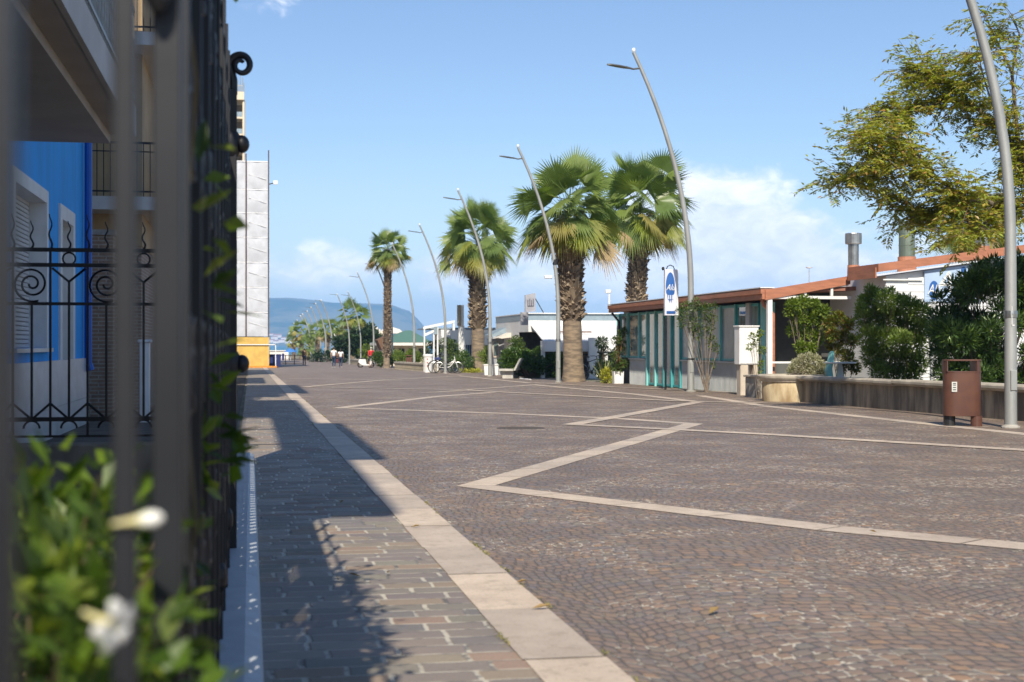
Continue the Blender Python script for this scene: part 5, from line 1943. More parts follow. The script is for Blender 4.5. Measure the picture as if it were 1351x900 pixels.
MB().prism([(xX(503), YX - .5, xZ(440)), (xX(517), YX - .5, xZ(431.5)), (xX(527), YX - .5, xZ(434.5)), (xX(533), YX - .5, xZ(440))], (0, 12, 0)).build('roof', m_farwall, t)

# low stone walls beside the promenade
m_stonew = brick_mat('honey_stone_blocks', (0.50, 0.42, 0.27), (0.42, 0.36, 0.25), (0.25, 0.21, 0.15), bw=0.5, rh=0.25, msize=0.02)
for (pa_, pb_, D0, D1, lab) in ((520.5, 572, 100, 88, 'low honey coloured stone wall between the lamp posts and the pavilion'), (462, 476, 150, 140, 'short piece of honey coloured stone wall under the round dark tree')):
    a_, b2 = GD(pa_, D0), GD(pb_, D1)
    d_ = (b2 - a_); d_.z = 0
    nrm = Vector((-d_.y, d_.x, 0)).normalized() * 0.4
    t = thing('stone_wall', lab, 'wall', (a_ + b2) / 2)
    g0 = min(a_.z, b2.z)
    MB().prism([(a_.x, a_.y, g0 - .05), (b2.x, b2.y, g0 - .05), (b2.x + nrm.x, b2.y + nrm.y, g0 - .05), (a_.x + nrm.x, a_.y + nrm.y, g0 - .05)], (0, 0, 0.5)).build('wall', m_stonew, t)
    e = nrm * 0.12
    MB().prism([(a_.x - e.x, a_.y - e.y, g0 + .452), (b2.x - e.x, b2.y - e.y, g0 + .452), (b2.x + nrm.x + e.x, b2.y + nrm.y + e.y, g0 + .452), (a_.x + nrm.x + e.x, a_.y + nrm.y + e.y, g0 + .452)], (0, 0, 0.1)).build('coping', m_cop, t)

# white cylindrical bin with red marks, brown post bin
b_ = G(565, 491.5)
k_ = DEP(b_) / F
t = thing('cylindrical_bin', 'white tapering bin with small red marks beside the parked bicycles', 'bin', b_)
bo = MB().lathe([(5.0 * k_, 0), (6.3 * k_, 21 * k_)], b_, 20).build('body', m_white, t, smooth=True)
MB().lathe([(7.0 * k_, 21 * k_), (7.1 * k_, 23 * k_), (6.6 * k_, 24 * k_)], b_, 20).build('lid', m_white, t)
mb = MB()
for q in range(3):
    z = b_.z + (8 + q * 4.5) * k_
    mb.box(b_.x - 2.5 * k_, b_.x - 1.0 * k_, b_.y - 6.3 * k_, b_.y - 5.6 * k_, z, z + 1.4 * k_)
mb.build('red_marks', M('red_print', (0.5, 0.03, 0.03), 0.5), bo)
b_ = GD(539.5, 98)
t = thing('post_bin', 'small dark reddish brown litter bin by the stone wall', 'litter bin', b_)
MB().box(b_.x - 0.22, b_.x + 0.22, b_.y - 0.15, b_.y + 0.15, b_.z + 0.15, b_.z + 0.85, bev=0.05).build('body', m_bin, t)
MB().box(b_.x - 0.24, b_.x + 0.24, b_.y - 0.17, b_.y + 0.17, b_.z + 0.93, b_.z + 1.0, bev=0.02).build('lid', m_bin, t)
MB().box(b_.x + 0.1, b_.x + 0.18, b_.y - 0.1, b_.y + 0.1, b_.z, b_.z + 0.93).build('post', m_bin, t)

# ---- concrete bench
b_ = G(676, 499)
t = thing('concrete_bench', 'pale concrete bench with a slanted slab backrest beside the hedge', 'bench', b_)
A = R(68)
def BL(x, y, z):
    return Vector((b_.x + x * math.cos(A) - y * math.sin(A), b_.y + x * math.sin(A) + y * math.cos(A), b_.z + z))
def bbox_(mb, x0, x1, y0, y1, z0, z1, lean=0.0):
    q = [BL(x0, y0, z0), BL(x1, y0, z0), BL(x1, y1, z0), BL(x0, y1, z0), BL(x0, y0 - lean, z1), BL(x1, y0 - lean, z1), BL(x1, y1 - lean, z1), BL(x0, y1 - lean, z1)]
    return mb.add(q, [(0, 3, 2, 1), (4, 5, 6, 7), (0, 1, 5, 4), (1, 2, 6, 5), (2, 3, 7, 6), (3, 0, 4, 7)])
m_bench = M('pale_bench_concrete', (0.50, 0.48, 0.43), 0.8, var=0.1, scale=4, bump=0.2)
bbox_(MB(), -0.85, 0.85, -0.20, 0.42, 0.34, 0.43).build('seat', m_bench, t)
bbox_(MB(), -0.85, 0.85, -0.30, -0.21, 0.36, 0.90, 0.28).build('backrest', m_bench, t)
bbox_(MB(), -0.65, -0.38, -0.15, 0.32, -0.02, 0.339).build('foot', m_bench, t)
bbox_(MB(), 0.38, 0.65, -0.15, 0.32, -0.02, 0.339).build('foot', m_bench, t)

# small white planters at the lamp foot
for px, lab in ((642.5, 'small white square flower pot left of the lamp post by the bench'), (652.5, 'small white square flower pot right of the lamp post by the bench')):
    b_ = GD(px, 73)
    t = thing('flower_pot', lab, 'flower pot', b_)
    MB().prism([(b_.x - 0.14, b_.y - .14, b_.z), (b_.x + 0.14, b_.y - .14, b_.z), (b_.x + 0.18, b_.y - .14, b_.z + 0.5), (b_.x - 0.18, b_.y - .14, b_.z + 0.5)], (0, 0.3, 0)).build('pot', m_white, t)
    MB().box(b_.x - 0.2, b_.x + 0.2, b_.y - .17, b_.y + 0.19, b_.z + 0.5, b_.z + 0.56).build('rim', m_white, t)

# ================================================================== BICYCLES


def bicycle(loc, ang, label, frame_mat, step=False, scale=1.0, lean=0.0):
    t = thing('bicycle', label, 'bicycle', (0, 0, 0), 'parked bicycles')
    r = 0.33
    for wx in (-0.52, 0.52):
        pts = [(wx + r * math.cos(a), 0, r + r * math.sin(a)) for a in [2 * PI * k / 28 for k in range(29)]]
        w_ = MB().tube(pts, 0.02, 6, cap=False).build('wheel', m_rubber, t)
        pts = [(wx + (r - .035) * math.cos(a), 0, r + (r - .035) * math.sin(a)) for a in [2 * PI * k / 28 for k in range(29)]]
        rm = MB().tube(pts, 0.012, 5, cap=False)
        for k in range(14):
            a = 2 * PI * k / 14
            rm.tube([(wx, 0.02 * (-1) ** k, r), (wx + (r - .035) * math.cos(a), 0, r + (r - .035) * math.sin(a))], 0.003, 4, cap=False)
        rm.tube([(wx, -0.04, r), (wx, 0.04, r)], 0.022, 8)
        rm.build('rim', m_steel, w_)
    f_ = MB()
    bb = (-0.08, 0, 0.30); st = (-0.22, 0, 0.78); hdt = (0.34, 0, 0.88); hb2 = (0.38, 0, 0.72)
    f_.tube([bb, st], 0.018, 7); f_.tube([bb, (-0.52, 0, r)], 0.012, 6); f_.tube([(-0.19, 0, 0.70), (-0.52, 0, r)], 0.011, 6)
    if step:
        f_.tube([bb, (0.1, 0, 0.38), hb2], 0.025, 7); f_.tube([(-0.15, 0, 0.52), (0.1, 0, 0.50), (0.36, 0, 0.80)], 0.018, 7)
    else:
        f_.tube([bb, hb2], 0.02, 7); f_.tube([(-0.21, 0, 0.74), hdt], 0.017, 7)
    f_.tube([hb2, hdt, (0.31, 0, 0.98)], 0.02, 7)
    for sy in (-1, 1):
        f_.tube([(0.385, 0.035 * sy, 0.70), (0.52, 0.045 * sy, r)], 0.012, 6)
    fo = f_.build('frame', frame_mat, t)
    MB().tube([(-0.27, 0, 0.93), (-0.22, 0, 0.78)], 0.014, 6).build('seat_post', m_steel, t)
    sd = MB().prism([(-0.40, -0.07, 0.93), (-0.40, 0.07, 0.93), (-0.28, 0.05, 0.935), (-0.12, 0.015, 0.93), (-0.12, -0.015, 0.93), (-0.28, -0.05, 0.935)], (0, 0, 0.05))
    sd.build('saddle', m_dark, t)
    MB().tube([(0.24, -0.29, 1.03), (0.31, -0.14, 1.02), (0.31, 0, 0.99), (0.31, 0.14, 1.02), (0.24, 0.29, 1.03)], 0.013, 6).build('handlebar', m_iron, t)
    cr = MB().lathe([(0.09, -0.006), (0.09, 0.006)], (0, 0, 0), 16)
    cr.v = [(x - 0.08, z + 0.04, y + 0.30) for x, y, z in cr.v]
    cr.tube([(-0.08, 0.05, 0.30), (0.02, 0.06, 0.17)], 0.01, 5).tube([(-0.08, -0.05, 0.30), (-0.18, -0.06, 0.43)], 0.01, 5)
    cr.build('crankset', m_iron, t)
    mg = MB()
    pts = [(-0.52 + 0.365 * math.cos(a), 0, r + 0.365 * math.sin(a)) for a in [R(20) + R(150) * k / 10 for k in range(11)]]
    mg.tube(pts, 0.018, 5).build('mudguard', m_dark, t)
    if step:
        mb = MB().box(-0.78, -0.42, -0.14, 0.14, 0.74, 0.90, bev=0.02)
        mb.build('basket', m_bluebin, t)
    t.location = loc
    t.rotation_euler = (lean, 0, ang)
    t.scale = (scale,) * 3
    return t


q = G(591.5, 492.6)
bicycle(q, R(-12), 'white step-through bicycle with a blue rear crate, leaning by the lamp post', m_white, True, 1.0, R(-4))
q2 = GD(585, DEP(q) + 0.6)
bicycle(q2, R(-10), 'dark bicycle standing half hidden behind the white bicycle', m_iron, False, 1.02, R(-5))
q = GD(782, 60)
bicycle(q, R(-60), 'black bicycle parked half hidden behind the thick palm trunk', m_iron, False, 1.0, R(5))

# ================================================================== PALMS
m_frond = leafmat('palm_frond_green', [(0.13, 0.19, 0.05), (0.19, 0.26, 0.06), (0.24, 0.30, 0.09), (0.15, 0.22, 0.07)], 0.4, 0.35)
m_frondy = leafmat('palm_frond_yellow', [(0.20, 0.25, 0.04), (0.30, 0.30, 0.06), (0.36, 0.28, 0.10), (0.22, 0.26, 0.05)], 0.35, 0.45)
m_frondd = leafmat('palm_frond_dry', [(0.34, 0.24, 0.12), (0.42, 0.32, 0.18), (0.22, 0.15, 0.08)], 0.25, 0.7)
m_trunk = M('palm_trunk_bark', (0.27, 0.205, 0.135), 0.9, var=0.15, scale=2.4, bump=0.9, bscale=9, col2=(0.13, 0.10, 0.072), stretch=(1, 1, 4))
m_boot = leafmat('palm_leaf_bases', [(0.16, 0.11, 0.075), (0.33, 0.26, 0.17), (0.085, 0.06, 0.045), (0.40, 0.32, 0.22), (0.11, 0.08, 0.06)], 0.0, 0.85)


def frond(mb, c, d, pet, rad, nseg=22, droop=0.25, spread=105, twist=0.0):
    """one fan leaf: stalk + folded blades sharing the hub (so it is one island)"""
    d = d.normalized()
    side = d.cross(Vector((0, 0, 1)))
    side = side.normalized() if side.length > 0.05 else Vector((1, 0, 0))
    side = (Matrix.Rotation(twist, 3, d) @ side)
    nrm = side.cross(d)
    sag = max(0.0, 1 - abs(d.z)) * pet * 0.12
    hub = c + d * pet - Vector((0, 0, sag))
    o = len(mb.v)
    w = 0.022
    mb.v += [tuple(c + side * w), tuple(c - side * w), tuple(c + nrm * w)]
    mb.v += [tuple(hub)]
    mb.f += [(o, o + 2, o + 3), (o + 2, o + 1, o + 3), (o + 1, o, o + 3)]
    h = o + 3
    bend = R(rng.uniform(0, 20) + 38 * (1 - abs(d.z)) * rng.uniform(0.2, 1.0)) if d.z > -0.3 else 0.0
    ud = side.cross(d)
    if ud.z < 0:
        ud = -ud
    d = (d * math.cos(bend) - ud * math.sin(bend)).normalized()
    nrm = side.cross(d)
    da = 2 * spread / nseg
    for k in range(nseg):
        a = R(-spread + da * (k + 0.5))
        L = rad * (1.0 - 0.22 * abs(a) / R(spread)) * rng.uniform(0.88, 1.06)
        dr = d * math.cos(a) + side * math.sin(a)
        # blade bends down the further out it gets
        m = hub + dr * L * 0.55 - Vector((0, 0, L * droop * 0.16)) - nrm * 0.04 * rad * math.cos(a)
        tp_ = hub + dr * L * (1 - droop * 0.18) - Vector((0, 0, L * droop * rng.uniform(0.45, 1.0)))
        pr = (dr.cross(nrm)).normalized()
        hw = L * 0.55 * math.tan(R(da) / 2) * 1.0
        mm = 0.5 * hw
        b0 = len(mb.v)
        mb.v += [tuple(m + pr * hw - nrm * mm), tuple(m), tuple(m - pr * hw - nrm * mm), tuple(tp_)]
        mb.f += [(h, b0, b0 + 1), (h, b0 + 1, b0 + 2), (b0, b0 + 3, b0 + 1), (b0 + 1, b0 + 3, b0 + 2)]


def palm(base, crown, rc, r0, r1, label, boots_from=0.45, n=60, big=True, cat='palm tree', yellow=0.5, lod=1.0):
    t = thing('palm_tree', label, cat, base, 'palm trees along the promenade')
    base = Vector(base); crown = Vector(crown)
    rc *= 1.10
    H = crown.z - base.z - 0.24 * rc
    pts, rad = [], []
    N_ = 16
    for i in range(N_ + 1):
        f = i / N_
        p = base.lerp(crown, f) + Vector((0.05 * math.sin(f * 4), 0, 0)) * H * 0.03
        p.z = base.z + H * f
        pts.append(p)
        flare = 0.22 * math.exp(-f * 16)
        rad.append((r0 + (r1 - r0) * f) * (1 + flare + 0.015 * math.sin(i * 2.7)))
    MB().tube(pts, rad, 20 if big else 10).build('trunk', m_trunk, t, smooth=True)
    # old leaf bases
    mb = MB()
    rows_ = int((H * (1 - boots_from)) / (r0 * (0.20 if big else 0.45)))
    for i in range(rows_):
        f = boots_from + (1 - boots_from) * (i + rng.uniform(-.3, .3)) / rows_
        f = min(f, 0.985)
        z = f * N_
        j = int(z)
        p = pts[j].lerp(pts[min(j + 1, N_)], z - j)
        rr = r0 + (r1 - r0) * f
        m_ = 13 if big else 7
        grow = 1.0 + 0.35 * max(0, (f - 0.7))
        for k in range(m_):
            a = 2 * PI * (k + 0.5 * (i % 2)) / m_ + rng.uniform(-.18, .18)
            rd = Vector((math.cos(a), math.sin(a), 0)); tg = Vector((-math.sin(a), math.cos(a), 0))
            b0 = p + rd * rr * 0.97
            s = r0 * rng.uniform(0.7, 1.15) * grow
            tip = b0 + rd * s * rng.uniform(0.3, 0.75) + Vector((0, 0, s * rng.uniform(-0.1, 0.8))) + tg * rng.uniform(-.25, .25) * s
            mb.add([b0 + tg * s * 0.30 - Vector((0, 0, s * .25)), b0 - tg * s * 0.30 - Vector((0, 0, s * .25)), tip + tg * s * 0.13, tip - tg * s * 0.13, b0 + rd * s * 0.02 + Vector((0, 0, s * 0.35))],
                   [(0, 1, 3, 2), (0, 2, 4), (2, 3, 4), (3, 1, 4)])
    mb.build('leaf_bases', m_boot, t)
    g, y_, d_ = MB(), MB(), MB()
    nseg = int(27 * lod) if big else 12
    for i in range(n):
        f = (i + 0.5) / n
        elv = math.asin(max(-1.0, min(1.0, 1.0 - 1.46 * f))) + R(rng.uniform(-10, 10))
        a = i * 2.39996 + rng.uniform(-0.2, 0.2)
        dv = Vector((math.cos(a) * math.cos(elv), math.sin(a) * math.cos(elv), math.sin(elv)))
        c = crown + Vector((0, 0, -0.05 - 0.22 * rc * f))
        pet = rc * rng.uniform(0.26, 0.62) * (0.95 if f < 0.85 else 0.85)
        rad_ = rc * rng.uniform(0.36, 0.50)
        dp = 0.08 + 0.62 * f
        if f > 0.93:
            tgt = d_
        elif f > yellow and rng.random() < (f - yellow) / (1.0 - yellow) * 1.5 * 0.75:
            tgt = y_
        else:
            tgt = g
        frond(tgt, c, dv, pet, rad_, nseg, dp, rng.uniform(70, 92), rng.uniform(-1.5, 1.5) if f < 0.45 else rng.uniform(-.9, .9))
    for i in range(int(n * 0.2)):   # dry leaves hanging against the trunk
        a = rng.uniform(0, 2 * PI)
        elv = R(rng.uniform(-74, -50))
        dv = Vector((math.cos(a) * math.cos(elv), math.sin(a) * math.cos(elv), math.sin(elv)))
        frond(d_, crown + Vector((0, 0, -0.24 * rc)), dv, rc * rng.uniform(0.15, 0.28), rc * rng.uniform(0.28, 0.42), max(8, nseg - 8), 0.5, 70, rng.uniform(-.6, .6))
    g.build('green_fronds', m_frond, t)
    y_.build('yellowing_fronds', m_frondy, t)
    d_.build('dry_fronds', m_frondd, t)
    return t


def palm_px(bpx, bpy, cpx, cpy, rpx, label, w0, w1, D=None, **k):
    b_ = G(bpx, bpy) if D is None else GD(bpx, D)
    D_ = DEP(b_)
    c = P(cpx, cpy, D_)
    s = D_ / F
    return palm(b_, c, rpx * s, w0 / 2 * s, w1 / 2 * s, label, **k)


palm_px(757, 503.5, 750, 272, 86, 'biggest palm, thick trunk standing beside the lamp post in front of the white restaurant', 26.5, 22, boots_from=0.40, n=86)
palm_px(834, 500, 845, 266, 84, 'tall palm rising behind the left end of the teal windowed restaurant', 20, 18, D=70, boots_from=0.3, n=80)
palm_px(631, 490.5, 629, 312, 62, 'middle palm between the striped kiosk and the bench', 18.5, 13.5, boots_from=0.36, n=76)
palm_px(510, 485.5, 512, 328, 36, 'slim tall palm with a small round crown in front of the hill', 8, 6.5, boots_from=0.1, n=60, lod=0.8)
palm_px(465, 482, 466, 414, 28, 'far palm standing above the round dark tree', 7, 6, D=165, boots_from=0.2, n=40, big=False)
palm_px(431, 479, 432, 434, 20, 'far palm left of the walking couple', 6, 5, D=205, boots_from=0.2, n=36, big=False)
palm_px(420, 478, 420, 440, 17, 'small far palm between two distant lamp posts', 5, 5, D=235, boots_from=0.2, n=32, big=False)
palm_px(398, 476, 397, 437, 19, 'far palm with a round crown, second from the left end of the row', 6, 5, D=255, boots_from=0.2, n=36, big=False)
palm_px(404, 477, 404, 458, 17, 'low bushy palm under the round crowned far palm', 7, 6, D=240, boots_from=0.1, n=36, big=False)
palm_px(447, 479, 448, 432, 15, 'small far palm just right of the walking couple, half hidden by a lamp post', 5, 4, D=215, boots_from=0.2, n=30, big=False)
palm_px(411, 477, 411, 446, 15, 'small far palm with a low crown just right of the round crowned far palm', 5, 4, D=250, boots_from=0.2, n=30, big=False)
palm_px(388, 476, 387, 449, 13, 'tiny palm at the extreme left end of the far row', 4, 4, D=275, boots_from=0.2, n=28, big=False)
palm_px(1292, 460, 1290, 292, 62, 'yellowish palm crown showing above the terracotta roof on the right', 22, 20, D=46, boots_from=0.4, n=60, yellow=0.15)

# ================================================================== SHRUBS, HEDGES, TREES
m_hedge = leafmat('hedge_leaf', [(0.045, 0.09, 0.02), (0.075, 0.15, 0.025), (0.12, 0.20, 0.03), (0.055, 0.11, 0.02)], 0.3, 0.4)
m_darkleaf = leafmat('dark_leaf', [(0.022, 0.045, 0.015), (0.035, 0.07, 0.02), (0.05, 0.09, 0.03)], 0.2, 0.35)
m_olean = leafmat('oleander_leaf', [(0.04, 0.08, 0.03), (0.065, 0.12, 0.035), (0.09, 0.16, 0.04), (0.17, 0.26, 0.05)], 0.3, 0.35)
m_light = leafmat('light_leaf', [(0.12, 0.19, 0.025), (0.17, 0.24, 0.03), (0.22, 0.27, 0.04), (0.08, 0.14, 0.02)], 0.35, 0.4)
m_mid = leafmat('mid_leaf', [(0.07, 0.12, 0.025), (0.10, 0.16, 0.03), (0.15, 0.20, 0.045), (0.05, 0.09, 0.02)], 0.3, 0.4)
m_yel = leafmat('yellow_leaf', [(0.45, 0.42, 0.04), (0.35, 0.38, 0.04), (0.50, 0.45, 0.08)], 0.3, 0.5)
m_silver = leafmat('silver_leaf', [(0.42, 0.41, 0.28), (0.52, 0.50, 0.36), (0.32, 0.33, 0.21)], 0.25, 0.7)
m_autumn = leafmat('autumn_leaf', [(0.30, 0.37, 0.05), (0.42, 0.46, 0.07), (0.14, 0.20, 0.035), (0.45, 0.34, 0.08), (0.34, 0.40, 0.05), (0.42, 0.19, 0.07), (0.20, 0.28, 0.045)], 0.4, 0.4)
m_bark = M('grey_brown_bark', (0.20, 0.16, 0.12), 0.9, var=0.2, scale=6, bump=0.4, bscale=25)


m_bushy = leafmat('feathery_leaf', [(0.13, 0.20, 0.045), (0.20, 0.28, 0.06), (0.27, 0.34, 0.08), (0.09, 0.14, 0.035)], 0.4, 0.45)


def C(px, py, D, rx, ry=None, rz=None):
    """clump: centre pixel, depth, radii in pixels"""
    k = D / F
    p = P(px, py, D)
    ry = rx if ry is None else ry
    return ((p.x, p.y, p.z), (rx * k, (rz if rz else (rx + ry) / 2) * k, ry * k))


def grid_clumps(px0, px1, py0, py1, D, r, n, skew=0.0, dd=0.6):
    return [C(rng.uniform(px0, px1), rng.uniform(py0, py1), D + rng.uniform(-dd, dd), r * rng.uniform(0.8, 1.2)) for _ in range(n)]


# clipped dense hedge by the bench
b_ = GD(700, 64)
cl = []
for k in range(40):
    px = rng.uniform(664, 742)
    cl.append(C(px, rng.uniform(464, 494), 64 + rng.uniform(-.6, 1.6), 8))
shrub('dense_hedge', 'dense rounded green hedge between the bench and the big palm', 'hedge', b_, cl, 12000, 0.12, 0.07, m_hedge, m_bark, tight=0.35)
shrub('tall_shrub', 'loose light green shrub rising above the hedge behind the white pole', 'shrub', GD(676, 67), grid_clumps(666, 688, 446, 470, 67, 7, 10), 1500, 0.13, 0.06, m_mid, m_bark)
shrub('yellow_flowering_shrub', 'yellowish leafy plant left of the bench backrest', 'shrub', GD(671, 66.5), grid_clumps(667, 674, 464, 486, 66.5, 4, 6), 500, 0.12, 0.05, m_yel, m_bark)
shrub('low_cycad', 'low spiky green plant behind the lamp post by the bench', 'plant', GD(650, 75), grid_clumps(634, 665, 464, 478, 75, 6, 9), 1100, 0.30, 0.05, m_light, m_bark, up=0.6)
shrub('kiosk_shrub', 'brownish green shrub in front of the striped kiosk', 'shrub', GD(598, 89), grid_clumps(582, 608, 448, 482, 89, 8, 12), 2200, 0.16, 0.07, m_mid, m_bark)
shrub('kiosk_hedge', 'dark green bush behind the bicycles beside the middle palm', 'shrub', GD(612, 86), grid_clumps(598, 625, 468, 488, 86, 6, 12), 2400, 0.14, 0.06, m_hedge, m_bark)
shrub('palm_foot_plants', 'low yellow green ground plants at the foot of the middle palm', 'plant', GD(622, 82), grid_clumps(608, 645, 488, 491.5, 82, 3, 10), 700, 0.12, 0.05, m_yel, m_bark, stems=False)
shrub('pergola_shrub', 'green shrub inside the white pergola', 'shrub', GD(568, 96), grid_clumps(562, 588, 453, 478, 96, 7, 10), 1800, 0.17, 0.07, m_mid, m_bark)
shrub('pavilion_shrub', 'yellow green spiky shrubs in front of the green roofed pavilion', 'shrub', GD(537, 104), grid_clumps(522, 556, 458, 480, 104, 6, 16), 2600, 0.26, 0.06, m_light, m_bark, up=0.6)
shrub('short_hedge', 'short clipped green hedge around the foot of the slim palm', 'hedge', GD(508, 112), grid_clumps(495, 529, 468, 482, 112, 5, 22), 3000, 0.18, 0.09, m_hedge, m_bark)
shrub('yellow_hedge', 'yellowish green bush behind the person in red', 'shrub', GD(484, 135), grid_clumps(474, 494, 460, 476, 135, 5, 10), 1200, 0.22, 0.1, m_light, m_bark)
# round dark tree
t = shrub('round_dark_tree', 'round dark green tree behind the lamp posts, left of the slim palm', 'tree', GD(478, 158), [C(478 + 22 * math.cos(a) * r, 452 - 14 * math.sin(a) * r, 158 + rng.uniform(-2, 2), 9, 8) for a, r in [(rng.uniform(0, 2 * PI), rng.uniform(0.1, 1)) for _ in range(26)]] + [C(488, 434, 158, 7), C(470, 440, 158, 7)], 6500, 0.42, 0.24, m_darkleaf, m_bark, stem_r=0.12, plantname='crown')
shrub('seaside_bush', 'small dark bush at the far end of the promenade beside the farthest lamps', 'shrub', GD(440, 190), grid_clumps(410, 455, 466, 476, 190, 5, 14), 1500, 0.35, 0.18, m_darkleaf, m_bark)
shrub('far_tree', 'dark small tree behind the walking couple', 'tree', GD(452, 172), grid_clumps(442, 462, 446, 474, 172, 7, 10), 1800, 0.38, 0.2, m_darkleaf, m_bark, stem_r=0.08)

# planting by the restaurant entrance
b_ = GD(815, 52.2)
t = thing('square_planter', 'tall white square planter with a slim tree at the restaurant entrance', 'planter', b_)
k_ = 52.2 / F
MB().prism([(b_.x - 6 * k_, b_.y - .18, b_.z), (b_.x + 6 * k_, b_.y - .18, b_.z), (b_.x + 6.6 * k_, b_.y - .18, b_.z + 16 * k_), (b_.x - 6.6 * k_, b_.y - .18, b_.z + 16 * k_)], (0, 0.36, 0)).build('pot', m_white, t)
MB().box(b_.x - 5.6 * k_, b_.x + 5.6 * k_, b_.y - .15, b_.y + .15, b_.z + 16 * k_ + .001, b_.z + 16 * k_ + .01).build('soil', m_soil, t)
b2 = b_ + Vector((0, 0, 16 * k_ + .01))
shrub('potted_tree', 'slim tree with bright leaves growing from the white square planter', 'tree', b2, grid_clumps(811, 826, 437, 488, 52.2, 5.5, 16, dd=.3), 1500, 0.10, 0.05, m_mid, M('orange_stem', (0.33, 0.14, 0.06), 0.8), stem_r=0.012)
shrub('corner_shrub', 'dark loose shrub between the big palm and the restaurant corner', 'shrub', GD(800, 56), grid_clumps(790, 812, 452, 490, 56, 7, 12), 1900, 0.12, 0.05, m_darkleaf, m_bark)
shrub('yellow_foliage_plant', 'bright yellow low plant beside the white square planter', 'plant', GD(801, 52.5), grid_clumps(796, 805, 489, 503, 52.5, 4.5, 8, dd=.2), 700, 0.10, 0.055, m_yel, m_bark)
t = thing('agave', 'spiky agave with pale yellow leaf edges behind the yellow plant', 'plant', GD(797, 54))
mb = MB()
b_ = GD(797, 54)
for k in range(34):
    a = rng.uniform(0, 2 * PI); e = R(rng.uniform(25, 85)); L = rng.uniform(0.7, 1.15)
    d = Vector((math.cos(a) * math.cos(e), math.sin(a) * math.cos(e), math.sin(e)))
    s = d.cross(Vector((0, 0, 1))).normalized() * 0.035
    m_ = b_ + d * L * 0.55 + Vector((0, 0, 0.04)); tip = b_ + d * L - Vector((0, 0, 0.18 * L * math.cos(e)))
    mb.add([b_ + s, b_ - s, m_ - s * 1.2, m_ + s * 1.2, tip], [(0, 1, 2, 3), (3, 2, 4)])
mb.build('leaves', leafmat('agave_leaf', [(0.14, 0.17, 0.06), (0.32, 0.33, 0.12), (0.08, 0.12, 0.05)], 0.15), t)
# twiggy shrub by the second lamp
t = shrub('twiggy_shrub', 'twiggy half bare shrub growing at the restaurant front beside the lamp post', 'shrub', GD(932, 40.3),
      [C(px, py, 40.6, r, r * 1.15) for px, py, r in ((905, 408, 9), (918, 402, 8), (930, 410, 10), (900, 425, 7), (915, 425, 9), (935, 430, 9), (941, 420, 6), (922, 440, 8), (938, 450, 7), (946, 460, 5), (940, 481, 4), (896, 412, 5), (943, 404, 4))],
      1900, 0.085, 0.036, m_mid, m_bark, stem_r=0.014)
shrub('trough_sapling', 'thin yellow green sapling in front of the white cabinet', 'sapling', GD(1001, 34.5), [C(992, 445, 34.5, 4), C(990, 458, 34.5, 4), C(1003, 440, 34.5, 4), C(1005, 462, 34.5, 5), C(1004, 480, 34.5, 3.5), C(998, 452, 34.5, 4), C(1003, 490, 34.5, 3)], 330, 0.085, 0.04, m_light, m_bark, stem_r=0.008)
shrub('silver_shrub', 'dome of small silvery grey leaves filling the round stone planter', 'shrub', (cc[0], cc[1], cc[2] + 0.57),
      [C(px, py, DEP(pc) + 0.7, 6.5) for px, py in ((1044, 491), (1050, 480), (1058, 474), (1067, 471), (1076, 474), (1084, 482), (1088, 492), (1065, 484), (1055, 490), (1076, 488), (1066, 493), (1046, 486), (1080, 493))] + [C(1065 + rng.uniform(-18, 20), 486 + rng.uniform(-6, 6), DEP(pc) + 0.9, 7) for _ in range(8)], 6500, 0.06, 0.022, m_silver, m_bark, stem_r=0.006, tight=0.4)
shrub('light_shrub', 'airy yellow green shrub with pale branches behind the round planter', 'shrub', GD(1066, 33.5),
      [C(px, py, 33.5 + rng.uniform(-.3, .3), r) for px, py, r in ((1046, 403, 9), (1060, 400, 10), (1074, 404, 9), (1088, 410, 8), (1052, 420, 10), (1070, 420, 10), (1084, 425, 8), (1062, 440, 9), (1045, 436, 7), (1078, 445, 9), (1070, 460, 8), (1056, 458, 8), (1040, 412, 5))], 3800, 0.09, 0.045, m_light, m_bark, stem_r=0.012, tight=0.6)
shrub('mixed_shrub', 'shrub with yellow and reddish leaves between the airy shrub and the tall green bush', 'shrub', GD(1108, 33),
      [C(px, py, 33 + rng.uniform(-.3, .3), r) for px, py, r in ((1095, 425, 8), (1106, 420, 9), (1118, 428, 9), (1098, 442, 9), (1112, 445, 9), (1124, 450, 8), (1104, 462, 8), (1118, 470, 9), (1128, 485, 8), (1112, 485, 7), (1096, 455, 6))], 4200, 0.085, 0.038, leafmat('mixed_leaf', [(0.13, 0.18, 0.02), (0.20, 0.24, 0.03), (0.08, 0.13, 0.02), (0.30, 0.11, 0.03), (0.16, 0.20, 0.03)], 0.3), m_bark, stem_r=0.009, tight=0.6)
shrub('tall_green_bush', 'tall feathery mid green bush in the middle of the row behind the low wall', 'shrub', GD(1178, 30.5),
      [C(px, py, 30.5 + rng.uniform(-.5, .5), r, r * 1.2) for px, py, r in ((1140, 400, 9), (1152, 392, 10), (1168, 396, 12), (1185, 402, 12), (1200, 405, 12), (1215, 412, 12), (1140, 420, 12), (1160, 420, 14), (1180, 425, 14), (1200, 430, 14), (1217, 435, 11), (1145, 445, 13), (1165, 448, 14), (1187, 452, 14), (1207, 455, 14), (1150, 470, 13), (1170, 475, 14), (1192, 478, 14), (1212, 480, 12), (1160, 492, 12), (1182, 495, 12), (1203, 496, 12), (1136, 408, 6), (1176, 386, 5), (1147, 383, 5))], 19000, 0.11, 0.028, m_bushy, m_bark, stem_r=0.009, up=0.5, tight=0.5)
ol = []
